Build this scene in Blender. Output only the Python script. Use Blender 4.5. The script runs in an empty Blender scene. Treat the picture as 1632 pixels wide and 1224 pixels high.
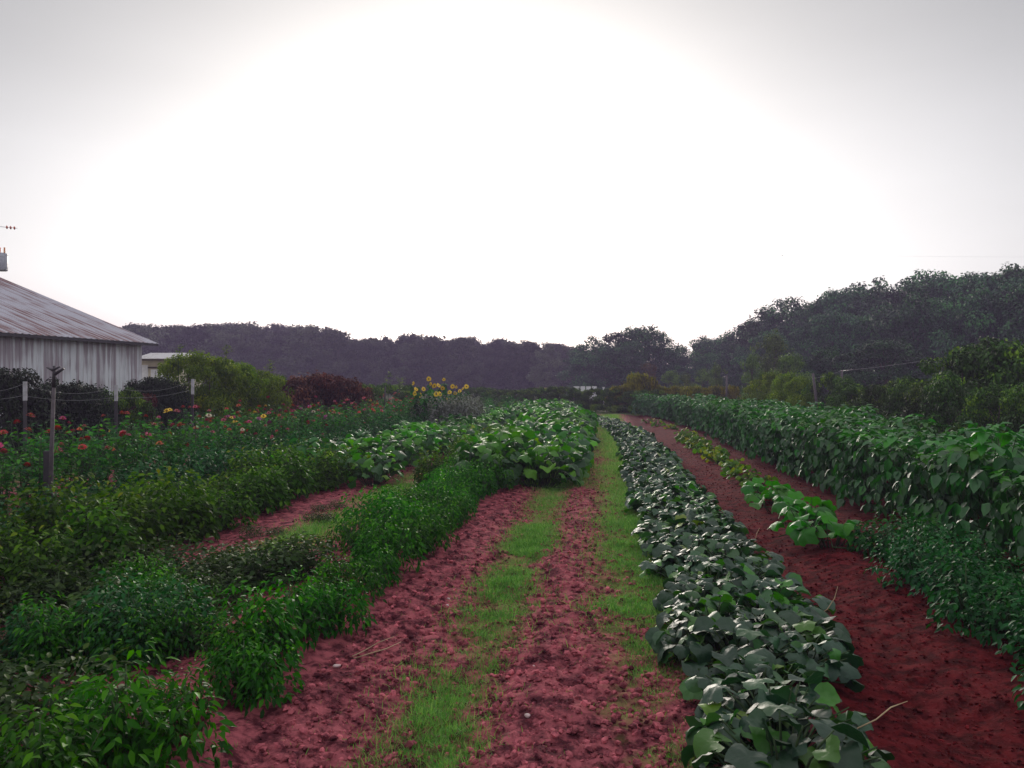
import bpy, math, random
import numpy as np
from math import radians as R, pi, sin, cos

# ------------------------------------------------------------------ camera, sky, sun, exposure
S = bpy.context.scene
S.view_settings.view_transform = 'Standard'
S.view_settings.look = 'None'
S.view_settings.exposure = 0.65
S.view_settings.gamma = 1.0
S.cycles.max_bounces = 6
S.cycles.diffuse_bounces = 3
S.cycles.glossy_bounces = 2
S.cycles.transmission_bounces = 4
S.cycles.transparent_max_bounces = 8
S.cycles.volume_bounces = 0
S.cycles.use_denoising = True

FPX, CX, CY, EYE = 1300.0, 816.0, 612.0, 1.7          # focal length in pixels of the 1632 px frame
YAW = math.atan((963 - CX) / FPX)                     # the crop rows run along +Y
cd = bpy.data.cameras.new('camera')
cd.sensor_width = 36; cd.lens = FPX / 1632 * 36
cd.clip_start = 0.1; cd.clip_end = 3000
cam = bpy.data.objects.new('camera', cd)
S.collection.objects.link(cam)
cam.location = (0, 0, EYE); cam.rotation_euler = (R(90), 0, YAW)
S.camera = cam

SUN_EL, SUN_AZ = R(12), R(-9)                          # azimuth from +Y, positive to +X
w = bpy.data.worlds.new('World'); S.world = w; w.use_nodes = True
nt = w.node_tree; N = nt.nodes; L = nt.links; N.clear()
wo = N.new('ShaderNodeOutputWorld')
sky = N.new('ShaderNodeTexSky'); sky.sky_type = 'NISHITA'; sky.sun_disc = False
sky.sun_elevation = SUN_EL; sky.sun_rotation = SUN_AZ; sky.dust_density = 3; sky.air_density = 1.0
hs = N.new('ShaderNodeHueSaturation'); hs.inputs['Saturation'].default_value = 0.35; hs.inputs['Value'].default_value = 0.4
b1 = N.new('ShaderNodeBackground'); b1.inputs[1].default_value = 0.05
L.new(sky.outputs[0], hs.inputs['Color']); L.new(hs.outputs[0], b1.inputs[0])
# thin overcast: in view, brightest round the glow where the sun went down, dimmed towards the frame edges
tc = N.new('ShaderNodeTexCoord')
dot = N.new('ShaderNodeVectorMath'); dot.operation = 'DOT_PRODUCT'
ge, ga = R(9), R(-6.5)
dot.inputs[1].default_value = (sin(ga) * cos(ge), cos(ga) * cos(ge), sin(ge))
L.new(tc.outputs['Generated'], dot.inputs[0])
ac = N.new('ShaderNodeMath'); ac.operation = 'ARCCOSINE'; L.new(dot.outputs['Value'], ac.inputs[0])
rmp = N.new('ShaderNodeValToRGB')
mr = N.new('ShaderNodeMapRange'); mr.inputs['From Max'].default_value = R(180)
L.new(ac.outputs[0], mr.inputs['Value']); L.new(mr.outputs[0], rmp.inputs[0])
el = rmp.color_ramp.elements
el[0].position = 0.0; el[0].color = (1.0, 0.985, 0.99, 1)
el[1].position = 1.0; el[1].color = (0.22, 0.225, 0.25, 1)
for p, c in ((0.055, (0.97, 0.955, 0.965)), (0.12, (0.90, 0.89, 0.90)), (0.175, (0.76, 0.755, 0.77)), (0.235, (0.52, 0.52, 0.535)), (0.35, (2.8, 2.82, 2.9)), (0.5, (3.6, 3.63, 3.75)), (0.68, (0.75, 0.76, 0.82))):  # unseen sky overhead made far brighter than the glow, added to light the crops
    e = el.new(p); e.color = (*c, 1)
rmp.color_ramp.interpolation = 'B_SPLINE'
sep = N.new('ShaderNodeSeparateXYZ'); L.new(tc.outputs['Generated'], sep.inputs[0])
m2 = N.new('ShaderNodeMapRange'); m2.inputs['From Min'].default_value = 0.03; m2.inputs['From Max'].default_value = 0.13
m2.interpolation_type = 'SMOOTHSTEP'
L.new(sep.outputs['Z'], m2.inputs['Value'])
mx = N.new('ShaderNodeMix'); mx.data_type = 'RGBA'; mx.blend_type = 'MULTIPLY'; mx.inputs['Factor'].default_value = 1
tint = N.new('ShaderNodeMix'); tint.data_type = 'RGBA'
tint.inputs[6].default_value = (0.80, 0.66, 0.70, 1); tint.inputs[7].default_value = (1, 1, 1, 1)
L.new(m2.outputs[0], tint.inputs['Factor'])
er = N.new('ShaderNodeValToRGB'); L.new(sep.outputs['Z'], er.inputs[0])          # vignette put into the sky: dims it above the glow, full again overhead
er.color_ramp.elements[0].position = 0.14; er.color_ramp.elements[1].position = 0.85
er.color_ramp.elements[0].color = (1, 1, 1, 1); er.color_ramp.elements[1].color = (1, 1, 1, 1)
for p, c in ((0.25, 0.86), (0.33, 0.68), (0.45, 0.50), (0.56, 0.60)):
    e = er.color_ramp.elements.new(p); e.color = (c, c, c * 1.01, 1)
em = N.new('ShaderNodeMix'); em.data_type = 'RGBA'; em.blend_type = 'MULTIPLY'; em.inputs['Factor'].default_value = 1
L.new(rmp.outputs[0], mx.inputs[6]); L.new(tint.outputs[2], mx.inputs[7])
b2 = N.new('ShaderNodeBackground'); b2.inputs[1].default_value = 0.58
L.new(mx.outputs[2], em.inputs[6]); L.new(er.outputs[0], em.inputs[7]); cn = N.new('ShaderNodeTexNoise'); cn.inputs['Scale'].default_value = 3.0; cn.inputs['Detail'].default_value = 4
cm = N.new('ShaderNodeMapping'); cm.inputs['Scale'].default_value = (1, 1, 3.5); L.new(tc.outputs['Generated'], cm.inputs[0]); L.new(cm.outputs[0], cn.inputs['Vector'])
cr = N.new('ShaderNodeMapRange'); cr.inputs['From Min'].default_value = .3; cr.inputs['From Max'].default_value = .7; cr.inputs['To Min'].default_value = .955; cr.inputs['To Max'].default_value = 1.03
L.new(cn.outputs['Fac'], cr.inputs['Value']); vs = N.new('ShaderNodeVectorMath'); vs.operation = 'SCALE'
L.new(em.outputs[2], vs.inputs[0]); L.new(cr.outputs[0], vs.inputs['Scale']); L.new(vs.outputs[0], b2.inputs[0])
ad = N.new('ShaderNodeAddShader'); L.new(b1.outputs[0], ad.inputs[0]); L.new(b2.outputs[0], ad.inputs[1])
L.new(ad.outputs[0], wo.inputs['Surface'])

sl = bpy.data.lights.new('sun', 'SUN'); sl.energy = 1.5; sl.angle = R(18); sl.color = (1, 0.9, 0.8)
so = bpy.data.objects.new('sun', sl); S.collection.objects.link(so)
so.rotation_euler = (R(90) - SUN_EL, 0, pi - SUN_AZ)   # light travels from the glow towards the camera

# ------------------------------------------------------------------ helpers
C = S.collection
random.seed(11); rng = np.random.default_rng(11)

def W(px, d, z=0.0):
    """a place at depth d metres ahead of the lens, in the direction of photo column px"""
    X = (px - CX) / FPX * d
    return np.array([X * cos(YAW) - d * sin(YAW), X * sin(YAW) + d * cos(YAW), z])

def lin(r, g, b):
    f = lambda c: (c / 12.92 if c <= 0.04045 else ((c + 0.055) / 1.055) ** 2.4)
    return (f(r / 255), f(g / 255), f(b / 255), 1)

def tag(o, label=None, cat=None, group=None, kind=None):
    if label: o['label'] = label
    if cat: o['category'] = cat
    if group: o['group'] = group
    if kind: o['kind'] = kind
    return o

def raw_mesh(name, V, T, mats, rnd=None, smooth=True, mi=None):
    V = np.asarray(V, np.float32); T = np.asarray(T, np.int32)
    me = bpy.data.meshes.new(name)
    me.vertices.add(len(V)); me.vertices.foreach_set('co', V.ravel())
    me.loops.add(len(T) * 3); me.loops.foreach_set('vertex_index', T.ravel())
    me.polygons.add(len(T)); me.polygons.foreach_set('loop_start', np.arange(0, len(T) * 3, 3, dtype=np.int32))
    me.polygons.foreach_set('use_smooth', np.full(len(T), smooth))
    for m in (mats if isinstance(mats, (list, tuple)) else [mats]): me.materials.append(m)
    if mi is not None: me.polygons.foreach_set('material_index', np.asarray(mi, np.int32))
    if rnd is not None:
        a = me.attributes.new('rnd', 'FLOAT', 'POINT'); a.data.foreach_set('value', np.asarray(rnd, np.float32))
    me.update(calc_edges=True); me.validate()
    return me

def link(name, me, parent=None, loc=(0, 0, 0), rz=0, sc=1.0):
    o = bpy.data.objects.new(name, me); C.objects.link(o)
    o.location = tuple(float(a) for a in loc); o.rotation_euler = (0, 0, rz)
    o.scale = (sc, sc, sc) if np.isscalar(sc) else sc
    if parent: o.parent = parent
    return o

def root(name, loc, label, cat, group=None, rz=0, sc=1.0):
    o = link(name, None, None, loc, rz, sc); o.empty_display_size = 0.2
    return tag(o, label, cat, group)

class B:
    """collects triangles of several shapes for ONE mesh"""
    def __init__(s): s.V = []; s.T = []; s.R = []; s.M = []; s.n = 0
    def add(s, V, T, rnd=0.5, m=0):
        V = np.asarray(V, float).reshape(-1, 3); T = np.asarray(T, int).reshape(-1, 3)
        s.V.append(V); s.T.append(T + s.n); s.n += len(V)
        s.R.append(np.broadcast_to(np.asarray(rnd, float), (len(V),)) if np.ndim(rnd) == 0 else np.asarray(rnd)); s.M.append(np.full(len(T), m))
        return s
    def mesh(s, name, mats, smooth=True):
        return raw_mesh(name, np.concatenate(s.V), np.concatenate(s.T), mats, np.concatenate(s.R), smooth, np.concatenate(s.M))
    def box(s, c, size, rz=0, m=0, rnd=0.5):
        c = np.asarray(c, float); h = np.asarray(size, float) / 2
        v = np.array([[x, y, z] for x in (-1, 1) for y in (-1, 1) for z in (-1, 1)]) * h
        v = v @ np.array([[cos(rz), sin(rz), 0], [-sin(rz), cos(rz), 0], [0, 0, 1]]) + c
        q = [(0, 1, 3, 2), (4, 6, 7, 5), (0, 4, 5, 1), (2, 3, 7, 6), (0, 2, 6, 4), (1, 5, 7, 3)]
        # separate corners per face keep the edges hard under smooth shading
        VV, TT = [], []
        for k, f in enumerate(q):
            VV += [v[i] for i in f]; b = 4 * k; TT += [(b, b + 1, b + 2), (b, b + 2, b + 3)]
        return s.add(VV, TT, rnd, m)
    def tube(s, pts, rad, n=6, m=0, cap=True, rnd=0.5):
        P = np.asarray(pts, float); rad = np.broadcast_to(np.asarray(rad, float), (len(P),))
        V = []; T = []
        for i, p in enumerate(P):
            t = P[min(i + 1, len(P) - 1)] - P[max(i - 1, 0)]; t /= (np.linalg.norm(t) + 1e-9)
            u = np.cross(t, [0.13, 0.99, 0.05] if abs(t[1]) < 0.9 else [1, 0, 0]); u /= np.linalg.norm(u); w_ = np.cross(t, u)
            for k in range(n):
                a = 2 * pi * k / n; V.append(p + rad[i] * (cos(a) * u + sin(a) * w_))
        for i in range(len(P) - 1):
            for k in range(n):
                a, b = i * n + k, i * n + (k + 1) % n
                T += [(a, b, b + n), (a, b + n, a + n)]
        if cap:
            V.append(P[0]); V.append(P[-1]); c0, c1 = len(V) - 2, len(V) - 1; e = (len(P) - 1) * n
            for k in range(n):
                T += [(c0, (k + 1) % n, k), (c1, e + k, e + (k + 1) % n)]
        return s.add(V, T, rnd, m)

def scatter(b, tpl, pos, yaw, pitch, roll, size, rnd, m=0):
    """copies of one leaf template; leaf lies along +Y with its face up, pitch<0 tips it down"""
    TV, TT = tpl; n = len(pos)
    cy, sy = np.cos(yaw), np.sin(yaw); cp, sp = np.cos(pitch), np.sin(pitch); cr, sr = np.cos(roll), np.sin(roll)
    Z = np.zeros(n); O = np.ones(n)
    Rz = np.stack([cy, -sy, Z, sy, cy, Z, Z, Z, O], 1).reshape(n, 3, 3)
    Rx = np.stack([O, Z, Z, Z, cp, -sp, Z, sp, cp], 1).reshape(n, 3, 3)
    Ry = np.stack([cr, Z, sr, Z, O, Z, -sr, Z, cr], 1).reshape(n, 3, 3)
    M = Rz @ Rx @ Ry
    V = np.einsum('nij,kj->nki', M, TV) * np.asarray(size).reshape(-1, 1, 1) + pos[:, None, :]
    T = (TT[None] + (np.arange(n) * len(TV))[:, None, None]).reshape(-1, 3)
    b.add(V.reshape(-1, 3), T, np.repeat(rnd, len(TV)), m)

# leaf templates -----------------------------------------------------
def lance(wd=0.26, fold=0.10, droop=0.12, wmax=0.38):
    t = [0, wmax, 0.72, 1.0]; hw = [0, wd, wd * 0.72, 0]
    V = [(0, ti, -droop * ti * ti) for ti in t]
    for sgn in (-1, 1):
        for i in (1, 2): V.append((sgn * hw[i], t[i] - 0.03, -droop * t[i] ** 2 + fold * hw[i] / wd))
    T = [(0, 1, 4), (1, 5, 4), (1, 2, 5), (2, 3, 5), (0, 6, 1), (1, 6, 7), (1, 7, 2), (2, 7, 3)]
    return np.array(V, float), np.array(T)

def palmate(seed=0, depth=0.14, cup=0.16, fold=0.0, twist=0.0):
    """five-angled leaf: a ring of points half way out and one round the edge, veins sunk, blade cupped, folded or twisted"""
    r0 = random.Random(seed); n = 20; V = [(0, 0.36, 0.0)]
    for ring, q in ((0, .52), (1, 1.0)):
        for k in range(n):
            a = -pi / 2 + 2 * pi * (k + 0.5) / n                  # starts at the notch by the stalk
            lob = abs(math.sin(2.5 * (a + pi / 2))) ** .8
            rr = 0.5 * (1 - depth + depth * 1.6 * lob) * (0.95 + 0.10 * r0.random()) * q
            if k in (0, n - 1): rr *= 0.5
            x, y = rr * cos(a) * 1.08, 0.36 + rr * sin(a)
            z = -cup * (rr / .5) ** 2 * (1 + .5 * sin(a * 2 + seed)) + .035 * q * (1 - 2 * lob) + fold * abs(x) + twist * x * (y - .36) + .03 * r0.uniform(-1, 1) * q
            V.append((x, y, z))
    T = [(0, 1 + k, 1 + (k + 1) % n) for k in range(n)]
    for k in range(n):
        a, b_ = 1 + k, 1 + (k + 1) % n; T += [(a, a + n, b_ + n), (a, b_ + n, b_)]
    return np.array(V, float), np.array(T)

KITE = (np.array([(0, 0, 0), (0.32, 0.45, 0.06), (0, 1, -0.1), (-0.32, 0.5, 0.05)], float), np.array([(0, 1, 2), (0, 2, 3)]))
BLADE = (np.array([(-0.03, 0, 0), (0.03, 0, 0), (-0.026, 0.45, 0.03), (0.026, 0.45, 0.03), (-0.015, 0.8, -0.03), (0.015, 0.8, -0.03), (0, 1, -0.12)], float),
         np.array([(0, 1, 3), (0, 3, 2), (2, 3, 5), (2, 5, 4), (4, 5, 6)]))
SLIM = lance(0.20, 0.09, 0.28)
LANCE, OVATE, NARROW = lance(), lance(0.31, 0.12, 0.2, 0.34), lance(0.16, 0.08, 0.3)
PALMS = [palmate(1, .18, fold=.35), palmate(2, .24, .24), palmate(3, .12, .12, 0, 1.0), palmate(4, .22, .20, -.15, -.8), palmate(5, .12, .05, .6)]

# materials ----------------------------------------------------------
def nmat(name):
    m = bpy.data.materials.new(name); m.use_nodes = True
    return m, m.node_tree.nodes, m.node_tree.links, m.node_tree.nodes['Principled BSDF']

def ramp_of(Nn, stops, interp='LINEAR'):
    r = Nn.new('ShaderNodeValToRGB'); e = r.color_ramp.elements; r.color_ramp.interpolation = interp
    e[0].position, e[0].color = stops[0][0], stops[0][1]; e[1].position, e[1].color = stops[-1][0], stops[-1][1]
    for p, c in stops[1:-1]: x = e.new(p); x.color = c
    return r

def leafmat(name, stops, rough=0.45, spec=0.5, trans=0.30, obj_var=0.18, tcol=(1.0, 1.25, 0.45), sat=1.2):
    m, Nn, Lk, P = nmat(name)
    at = Nn.new('ShaderNodeAttribute'); at.attribute_name = 'rnd'
    oi = Nn.new('ShaderNodeObjectInfo')
    r = ramp_of(Nn, stops); Lk.new(at.outputs['Fac'], r.inputs[0])
    hv = Nn.new('ShaderNodeHueSaturation')
    mp = Nn.new('ShaderNodeMapRange'); mp.inputs['To Min'].default_value = 1 - obj_var; mp.inputs['To Max'].default_value = 1 + obj_var
    Lk.new(oi.outputs['Random'], mp.inputs['Value']); Lk.new(mp.outputs[0], hv.inputs['Value'])
    mh = Nn.new('ShaderNodeMapRange'); mh.inputs['To Min'].default_value = 0.488; mh.inputs['To Max'].default_value = 0.512
    Lk.new(oi.outputs['Random'], mh.inputs['Value']); Lk.new(mh.outputs[0], hv.inputs['Hue'])
    Lk.new(r.outputs[0], hv.inputs['Color'])
    # small mottling over each leaf
    tcn = Nn.new('ShaderNodeTexCoord'); nz = Nn.new('ShaderNodeTexNoise'); nz.inputs['Scale'].default_value = 40
    Lk.new(tcn.outputs['Object'], nz.inputs['Vector'])
    bp = Nn.new('ShaderNodeBump'); bp.inputs['Strength'].default_value = 0.35; bp.inputs['Distance'].default_value = 0.01
    Lk.new(nz.outputs['Fac'], bp.inputs['Height']); Lk.new(bp.outputs[0], P.inputs['Normal'])
    hv.inputs['Saturation'].default_value = sat
    Lk.new(hv.outputs[0], P.inputs['Base Color'])
    P.inputs['Roughness'].default_value = rough; P.inputs['Specular IOR Level'].default_value = spec * .75
    if trans > 0:
        tr = Nn.new('ShaderNodeBsdfTranslucent'); mxs = Nn.new('ShaderNodeMixShader'); mxs.inputs[0].default_value = trans
        tm = Nn.new('ShaderNodeMix'); tm.data_type = 'RGBA'; tm.blend_type = 'MULTIPLY'; tm.inputs['Factor'].default_value = 1
        tm.inputs[7].default_value = (*[c * 1.3 for c in tcol], 1); Lk.new(hv.outputs[0], tm.inputs[6]); Lk.new(tm.outputs[2], tr.inputs[0])
        out = Nn['Material Output']
        Lk.new(P.outputs[0], mxs.inputs[1]); Lk.new(tr.outputs[0], mxs.inputs[2]); Lk.new(mxs.outputs[0], out.inputs['Surface'])
    return m

def plain(name, col, rough=0.6, metal=0.0, var=0.25, scale=12, bump=0.3):
    m, Nn, Lk, P = nmat(name)
    tcn = Nn.new('ShaderNodeTexCoord'); nz = Nn.new('ShaderNodeTexNoise'); nz.inputs['Scale'].default_value = scale; nz.inputs['Detail'].default_value = 6
    Lk.new(tcn.outputs['Object'], nz.inputs['Vector'])
    c = np.array(col[:3])
    r = ramp_of(Nn, [(0.3, (*(c * (1 - var)), 1)), (0.7, (*np.minimum(c * (1 + var), 1), 1))]); Lk.new(nz.outputs['Fac'], r.inputs[0])
    Lk.new(r.outputs[0], P.inputs['Base Color'])
    bp = Nn.new('ShaderNodeBump'); bp.inputs['Strength'].default_value = bump; bp.inputs['Distance'].default_value = 0.01
    Lk.new(nz.outputs['Fac'], bp.inputs['Height']); Lk.new(bp.outputs[0], P.inputs['Normal'])
    P.inputs['Roughness'].default_value = rough; P.inputs['Metallic'].default_value = metal
    return m

g = lambda r, gg, b: (r, gg, b, 1)
M = {}
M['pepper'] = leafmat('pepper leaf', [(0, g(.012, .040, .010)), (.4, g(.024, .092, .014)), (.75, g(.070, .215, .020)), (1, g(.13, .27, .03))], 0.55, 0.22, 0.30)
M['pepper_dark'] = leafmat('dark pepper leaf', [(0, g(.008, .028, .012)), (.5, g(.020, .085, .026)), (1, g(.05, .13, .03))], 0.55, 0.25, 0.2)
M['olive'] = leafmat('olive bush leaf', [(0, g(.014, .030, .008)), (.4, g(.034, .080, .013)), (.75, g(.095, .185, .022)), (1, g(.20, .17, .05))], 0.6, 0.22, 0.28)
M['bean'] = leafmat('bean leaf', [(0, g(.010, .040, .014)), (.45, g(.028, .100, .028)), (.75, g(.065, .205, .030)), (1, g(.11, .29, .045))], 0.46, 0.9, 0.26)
M['cuke'] = leafmat('cucumber leaf', [(0, g(.010, .034, .018)), (.6, g(.028, .068, .038)), (.85, g(.05, .14, .03)), (.99, g(.07, .18, .025)), (1, g(.16, .20, .04))], 0.50, 0.8, 0.18)
M['squash'] = leafmat('squash leaf', [(0, g(.020, .055, .026)), (.5, g(.038, .115, .030)), (.75, g(.065, .21, .022)), (.98, g(.12, .31, .02)), (1, g(.28, .27, .04))], 0.48, 0.6, 0.30)
M['young'] = leafmat('young squash leaf', [(0, g(.03, .12, .03)), (1, g(.06, .20, .03))], 0.5, 0.5, 0.3)
M['yellowing'] = leafmat('yellowing leaf', [(0, g(.04, .09, .02)), (.85, g(.10, .18, .03)), (1, g(.26, .24, .05))], 0.55, 0.4, 0.3)
M['zinnia'] = leafmat('zinnia leaf', [(0, g(.014, .044, .020)), (.45, g(.040, .120, .042)), (.8, g(.09, .225, .05)), (1, g(.12, .23, .05))], 0.6, 0.22, 0.28)
M['weed'] = leafmat('weed leaf', [(0, g(.014, .03, .012)), (.5, g(.035, .06, .02)), (.85, g(.07, .11, .03)), (1, g(.20, .15, .07))], 0.6, 0.2, 0.25)
M['grass'] = leafmat('grass blade', [(0, g(.055, .16, .035)), (.45, g(.125, .28, .06)), (.85, g(.26, .38, .11)), (1, g(.45, .38, .20))], 0.6, 0.25, 0.3, sat=1.05)
M['greyleaf'] = leafmat('withered leaf', [(0, g(.09, .10, .09)), (.6, g(.20, .21, .20)), (1, g(.34, .30, .27))], 0.7, 0.2, 0.1)
M['far'] = leafmat('far wood leaf', [(0, g(.014, .020, .016)), (1, g(.085, .095, .06))], 0.6, 0.25, 0.04, 0.8)
M['dark'] = leafmat('dark tree leaf', [(0, g(.008, .018, .010)), (.6, g(.026, .070, .032)), (1, g(.09, .20, .08))], 0.5, 0.35, 0.06, 0.5)
M['midleaf'] = leafmat('mid tree leaf', [(0, g(.025, .05, .016)), (1, g(.15, .22, .06))], 0.5, 0.3, 0.12, 0.2)
M['hedge'] = leafmat('hedge leaf', [(0, g(.02, .034, .010)), (.6, g(.045, .095, .022)), (1, g(.19, .28, .055))], 0.55, 0.3, 0.06, 0.25)
M['vine'] = leafmat('golden vine leaf', [(0, g(.05, .06, .015)), (1, g(.26, .22, .05))], 0.5, 0.3, 0.3)
M['bright'] = leafmat('yellow green shrub leaf', [(0, g(.04, .07, .015)), (.6, g(.12, .17, .03)), (1, g(.27, .31, .06))], 0.5, 0.3, 0.3)
M['purple'] = leafmat('purple shrub leaf', [(0, g(.02, .008, .008)), (.6, g(.075, .025, .022)), (1, g(.22, .09, .07))], 0.5, 0.4, 0.2)
M['brownleaf'] = leafmat('brown tree leaf', [(0, g(.05, .04, .025)), (1, g(.14, .10, .06))], 0.6, 0.3, 0.2)
M['ever'] = leafmat('evergreen leaf', [(0, g(.006, .012, .008)), (1, g(.025, .038, .02))], 0.55, 0.3, 0.05)
M['stem'] = plain('green stem', (.03, .06, .018), 0.95)
M['drystem'] = plain('dry stem', (.40, .30, .18), 0.8)
M['bark'] = plain('bark', (.07, .055, .045), 0.9, scale=5)
M['oldwood'] = plain('weathered wood', (.09, .075, .085), 0.85, scale=18)
M['iron'] = plain('dark iron', (.035, .03, .04), 0.6)
M['whitepaint'] = plain('white paint', (.72, .72, .74), 0.55, var=.1, scale=9)
M['oldwhite'] = plain('old white paint', (.42, .42, .46), 0.7)
M['wire'] = plain('galvanised wire', (.26, .26, .29), 0.4, 0.6)
M['cable'] = plain('cable', (.05, .05, .055), 0.6)
M['galv'] = plain('transformer grey', (.34, .35, .40), 0.5, 0.2)
M['porcelain'] = plain('brown insulator', (.55, .14, .08), 0.35)
M['orange'] = plain('orange bushing', (.85, .34, .12), 0.4)
M['pumpkin'] = plain('pumpkin skin', (.75, .28, .04), 0.45, scale=20)
M['pebble'] = plain('pale pebble', (.55, .42, .42), 0.8)
M['feather'] = plain('grey feathers', (.30, .30, .32), 0.8)
M['cream'] = plain('cream paint', (.55, .49, .37), 0.7, var=.15, scale=4)
M['redroof'] = plain('red roof metal', (.22, .035, .015), 0.95)
for k, c in dict(red=(.50, .01, .02), magenta=(.50, .015, .15), orange=(.62, .09, .01), pink=(.52, .06, .12), coral=(.55, .025, .03), yellow=(.80, .55, .03), cream=(.6, .55, .4), purple=(.35, .05, .25)).items():
    M['z_' + k] = plain(k + ' petal', c, 0.6, scale=60, bump=0.1)
M['zdisc'] = plain('bloom centre', (.20, .10, .02), 0.8)
M['sunpetal'] = plain('sunflower petal', (.85, .55, .02), 0.55, scale=40)
M['sundisc'] = plain('sunflower disc', (.08, .04, .02), 0.9, scale=60, bump=.8)

# soil: red Piedmont clay, plum coloured in the wheel tracks and redder to the right; beyond the plot it is rough grass
def soilmat(name, ground=True):
    m, Nn, Lk, P = nmat(name)
    tcn = Nn.new('ShaderNodeTexCoord'); gm = Nn.new('ShaderNodeNewGeometry')
    sp = Nn.new('ShaderNodeSeparateXYZ'); Lk.new(gm.outputs['Position'], sp.inputs[0])
    def noise(sc, det=8, rough=.6):
        n = Nn.new('ShaderNodeTexNoise'); n.inputs['Scale'].default_value = sc; n.inputs['Detail'].default_value = det; n.inputs['Roughness'].default_value = rough
        Lk.new(gm.outputs['Position'], n.inputs['Vector']); return n
    def mix(f, a, b, bt='MIX'):
        x = Nn.new('ShaderNodeMix'); x.data_type = 'RGBA'; x.blend_type = bt
        for s, v in ((x.inputs['Factor'], f), (x.inputs[6], a), (x.inputs[7], b)):
            if isinstance(v, (int, float, tuple)): s.default_value = v
            else: Lk.new(v, s)
        return x.outputs[2]
    def mrange(v, a, b, lo=0.0, hi=1.0):
        x = Nn.new('ShaderNodeMapRange'); x.interpolation_type = 'SMOOTHSTEP'
        for i, q in zip(('From Min', 'From Max', 'To Min', 'To Max'), (a, b, lo, hi)): x.inputs[i].default_value = q
        Lk.new(v, x.inputs['Value']); return x.outputs[0]
    def mth(op, a, b=None):
        x = Nn.new('ShaderNodeMath'); x.operation = op
        for i, v in enumerate((a, b)):
            if v is None: continue
            if isinstance(v, (int, float)): x.inputs[i].default_value = v
            else: Lk.new(v, x.inputs[i])
        return x.outputs[0]
    n1, n2, n3 = noise(0.9, 5), noise(9, 8, .7), noise(60, 6, .7)
    plum = mix(mrange(n2.outputs['Fac'], .38, .62), (.062, .014, .021, 1), (.35, .092, .112, 1))
    redd = mix(mrange(n2.outputs['Fac'], .36, .64), (.030, .003, .004, 1), (.115, .012, .015, 1))
    xs = mth('ADD', sp.outputs['X'], mth('MULTIPLY', mth('SUBTRACT', n1.outputs['Fac'], .5), .6))
    col = mix(mrange(xs, 0.9, 1.3), plum, redd)
    col = mix(mrange(n3.outputs['Fac'], .55, .8, 0, .35), col, (.34, .13, .14, 1))
    if not ground:
        at = Nn.new('ShaderNodeAttribute'); at.attribute_name = 'rnd'
        hv = Nn.new('ShaderNodeHueSaturation'); Lk.new(mrange(at.outputs['Fac'], 0, 1, .8, 1.7), hv.inputs['Value']); Lk.new(col, hv.inputs['Color']); col = hv.outputs[0]
    if ground:
        # thin grass thatch over the soil in the two strips and the left lane
        def band(a, b, s=.16): return mth('MULTIPLY', mrange(xs, a - s, a + s), mrange(xs, b + s, b - s))
        n4 = noise(2.2, 6)
        st = mth('MAXIMUM', mth('MAXIMUM', band(-.97, -.66), band(.0, .62)), mth('MULTIPLY', band(-3.55, -3.1), .6))
        dens = mrange(mth('ADD', n4.outputs['Fac'], mrange(sp.outputs['Y'], 3, 12, -.06, .18)), .40, .62)
        col = mix(mth('MULTIPLY', st, mth('MULTIPLY', dens, .75)), col, mix(n3.outputs['Fac'], (.08, .12, .03, 1), (.24, .28, .08, 1)))
        out_ = mth('MAXIMUM', mth('MAXIMUM', mrange(sp.outputs['Y'], 44, 46), mrange(sp.outputs['X'], 7.2, 7.8)), mrange(sp.outputs['X'], -9.6, -10.4))
        rough_grass = mix(mrange(n2.outputs['Fac'], .3, .7), (.03, .045, .015, 1), (.085, .10, .035, 1))
        col = mix(out_, col, rough_grass)
    bp = Nn.new('ShaderNodeBump'); bp.inputs['Strength'].default_value = 0.6 if ground else 0.2; bp.inputs['Distance'].default_value = 0.03 if ground else 0.008
    hsum = mth('ADD', n2.outputs['Fac'], mth('MULTIPLY', n3.outputs['Fac'], .35))
    Lk.new(hsum, bp.inputs['Height']); Lk.new(bp.outputs[0], P.inputs['Normal'])
    Lk.new(col, P.inputs['Base Color']); P.inputs['Roughness'].default_value = 1; P.inputs['Specular IOR Level'].default_value = .05
    return m
M['soil'] = soilmat('red clay soil'); M['clod'] = soilmat('clay clods', False)

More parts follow.
